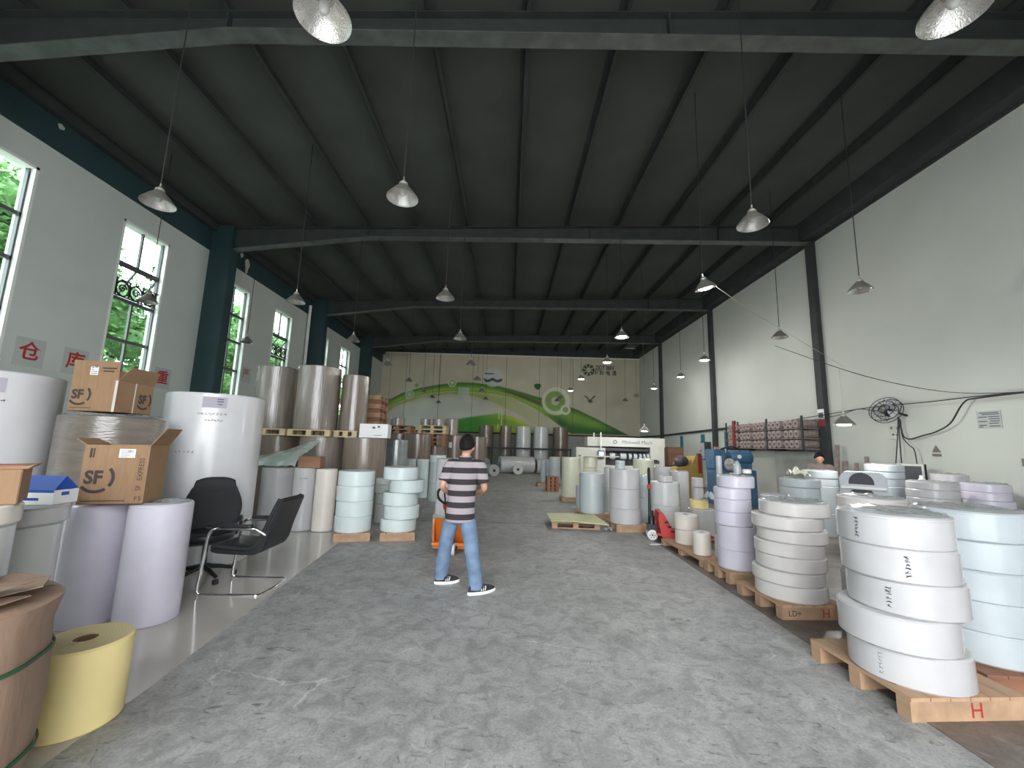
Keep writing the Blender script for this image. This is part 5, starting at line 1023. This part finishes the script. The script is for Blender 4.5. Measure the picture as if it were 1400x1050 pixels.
for nm, a, b_, sd in (('L', J['Ls'][0], J['Le'][0], -1), ('R', J['Rs'][0], J['Re'][0], 1)):
    a = Vector(a); b_ = Vector(b_); inn = a + Vector((-sd * .09, 0, -.01)); e_ = a.lerp(b_, .72)
    MB().tube([inn, a + Vector((sd * .0, 0, .0)), a.lerp(b_, .35), e_, e_.lerp(b_, .04)], [.085, .080, .074, .072, .062], 18, caps=False, smooth=4).build('sleeve', 'shirt', so, 'all')
jn = MB()
jn.rings([(-.54 - RX, .01, .97, .13, .10, A), (-.54 - RX, .01, .88, .148, .112, A), (-.542 - RX, .01, .80, .152, .116, A), (-.545 - RX, .01, .74, .142, .108, A), (-.548 - RX, .01, .70, .08, .07, A)], 28)
for pts, rr in (((P(-.622, 4.945, .79), P(-.655, 4.975, .68), P(-.70, 5.02, .47), P(-.728, 5.05, .28), P(-.745, 5.075, .12), P(-.747, 5.08, .055)), [.085, .090, .080, .077, .074, .070]), ((P(-.468, 4.94, .79), P(-.435, 4.91, .68), P(-.385, 4.83, .47), P(-.35, 4.79, .28), P(-.325, 4.77, .12), P(-.323, 4.77, .055)), [.085, .093, .083, .080, .076, .072])):
    jn.tube(pts, rr, 20, smooth=4)
jo = jn.build('jeans', 'jeans', t, 'all')
for v in jo.data.vertices:
    c_ = v.co; k_ = .006 * noise.noise(c_ * 16) + .006 * math.sin(c_.z * 46 + 5 * noise.noise(c_ * 6)) * max(0, min(1, (.45 - c_.z) * 5)); v.co = c_ + v.normal * k_
def shoe(parent, heel, toe):
    h_ = Vector(heel); d = (Vector(toe) - h_); L_ = d.length; yaw = math.atan2(d.y, d.x)
    s = bpy.data.objects.new('shoe', None)
    outline = [(0, .034, .0), (.25, .036, 0), (.5, .036, 0), (.75, .044, 0), (.92, .036, 0), (1.0, .012, 0)]
    def prof(zs, sc, nose):
        rs = []
        for (z, k) in zs: rs.append((z, k))
        return rs
    q = MB(); n = 24; zs = [(0.0, 1.0), (.012, 1.06), (.028, 1.05), (.032, 1.0)]
    def ring(z, k, ins=0.):
        vs = []
        for i in range(n):
            a = 2 * PI * i / n; u = .5 - .5 * math.cos(a); w = .047 * (math.sin(PI * min(.999, max(.001, u)) ** .85) ** .55) * (1 if u > .35 else .85); x = (u - .5) * L_ * k + .5 * L_; y = w * k * (1 if math.sin(a) > 0 else -1) * (abs(math.sin(a)) ** .3 if 0 else 1)
            vs.append((x, y - 0 if abs(math.sin(a)) > 1e-6 else 0, z + .012 * max(0, u - .75) * 4 * .5))
        return vs
    allv = []
    for z, k in zs: allv += ring(z, k)
    q.add(allv, [(j * n + i, j * n + (i + 1) % n, (j + 1) * n + (i + 1) % n, (j + 1) * n + i) for j in range(len(zs) - 1) for i in range(n)] + [tuple(reversed(range(n))), tuple(range((len(zs) - 1) * n, len(zs) * n))])
    so_ = q.build('sole', 'sole', None, True); 
    u_ = MB(); lev = [(.030, 1.0, 0), (.050, .98, .0), (.070, .86, -.06), (.088, .60, -.17), (.105, .42, -.24), (.115, .38, -.25), (.116, .30, -.25)]; allv = []
    for z, k, sh_ in lev:
        for (x, y, zz) in ring(0, 1.0): allv.append(((x - .5 * L_) * k + .5 * L_ + sh_ * L_ * .95, y * (.97 if k > .7 else .80), z + zz * .3))
    u_.add(allv, [(j * n + i, j * n + (i + 1) % n, (j + 1) * n + (i + 1) % n, (j + 1) * n + i) for j in range(len(lev) - 1) for i in range(n)] + [tuple(range((len(lev) - 1) * n, len(lev) * n))])
    up_ = u_.build('shoe', 'shoe', parent, 'all', loc=(h_.x, h_.y, .0), rot=(0, 0, yaw)); so_.parent = up_
    st = MB()
    for k in range(3):
        for sy_ in (-1, 1): st.tube([(L_ * (.42 + k * .07), sy_ * .047, .040), (L_ * (.45 + k * .07), sy_ * .040, .068), (L_ * (.46 + k * .07), sy_ * .030, .080)], .0045, 5)
    st.build('side_stripes', 'sheet', up_)
    return up_
shoe(t, P(-.815, 5.045, 0), P(-.54, 5.125, 0)); shoe(t, P(-.395, 4.715, 0), P(-.11, 4.87, 0))
# worker behind the wall stacks
t = thing('person', 'person with dark hair in a brown grey shirt behind the wall stacks', 'person', (7.08, 9.45, 0), -.5)
J = dict(pelvis=((0, 0, .88), .10), waist=((0, 0, 1.02), .105), chest=((0, -.01, 1.2), .12), neckb=((0, -.01, 1.35), .065), neck=((0, -.02, 1.41), .05), headb=((0, -.03, 1.47), .06), Ls=((-.19, -.01, 1.31), .055), Le=((-.25, .02, 1.05), .04), Lwrist=((-.2, -.2, .98), .028), Rs=((.19, -.01, 1.31), .055), Re=((.25, .02, 1.05), .04), Rwrist=((.2, -.2, .98), .028),
         Lh=((-.09, 0, .83), .085), Lk=((-.1, -.01, .46), .056), La=((-.1, .01, .09), .042), Lt=((-.11, -.13, .04), .034), Rh=((.09, 0, .83), .085), Rk=((.1, -.01, .46), .056), Ra=((.1, .01, .09), .042), Rt=((.11, -.13, .04), .034))
E = [('pelvis', 'waist'), ('waist', 'chest'), ('chest', 'neckb'), ('neckb', 'neck'), ('neck', 'headb'), ('chest', 'Ls'), ('Ls', 'Le'), ('Le', 'Lwrist'), ('chest', 'Rs'), ('Rs', 'Re'), ('Re', 'Rwrist'), ('pelvis', 'Lh'), ('Lh', 'Lk'), ('Lk', 'La'), ('La', 'Lt'), ('pelvis', 'Rh'), ('Rh', 'Rk'), ('Rk', 'Ra'), ('Ra', 'Rt')]
hand_chain(J, E, 'L', J['Lwrist'][0], (.15, -.9, -.3), -1); hand_chain(J, E, 'R', J['Rwrist'][0], (-.15, -.9, -.3), 1)
hc = (0, -.04, 1.50); link('body', join_meshes('body', skin_mesh('body', J, E, 'skin', t), head_mesh(hc, .1), 'skin'), t); hair_mesh(hc, .1, 1.03, 4).build('hair', 'hair', t, 'all')
so = MB().rings([(0, 0, .74, .17, .13, 0), (0, 0, .95, .165, .125, 0), (0, 0, 1.12, .18, .13, 0), (0, -.01, 1.25, .195, .12, 0), (0, -.01, 1.31, .19, .10, 0), (0, -.01, 1.355, .13, .08, 0), (0, -.01, 1.39, .066, .062, 0), (0, -.015, 1.41, .062, .06, 0)], 28, caps=False).build('shirt', 'brownshirt', t, 'all')
for sd in (-1, 1): MB().tube([(sd * .10, -.01, 1.30), (sd * .19, -.01, 1.305), (sd * .225, .005, 1.18), (sd * .25, .02, 1.05), (sd * .225, -.10, 1.01)], [.08, .078, .066, .056, .05], 16, caps=False, smooth=4).build('sleeve', 'brownshirt', so, 'all')
jn = MB().rings([(0, 0, .98, .135, .105, 0), (0, 0, .86, .16, .12, 0), (0, 0, .78, .155, .115, 0), (0, 0, .70, .08, .07, 0)], 24)
for sd in (-1, 1): jn.tube([(sd * .085, 0, .84), (sd * .1, -.01, .46), (sd * .1, .01, .09)], [.098, .075, .065], 16, smooth=4)
jn.build('trousers', 'machdark', t, 'all')
for sd in (-1, 1): shoe(t, (sd * .1, .06, 0), (sd * .115, -.20, 0))
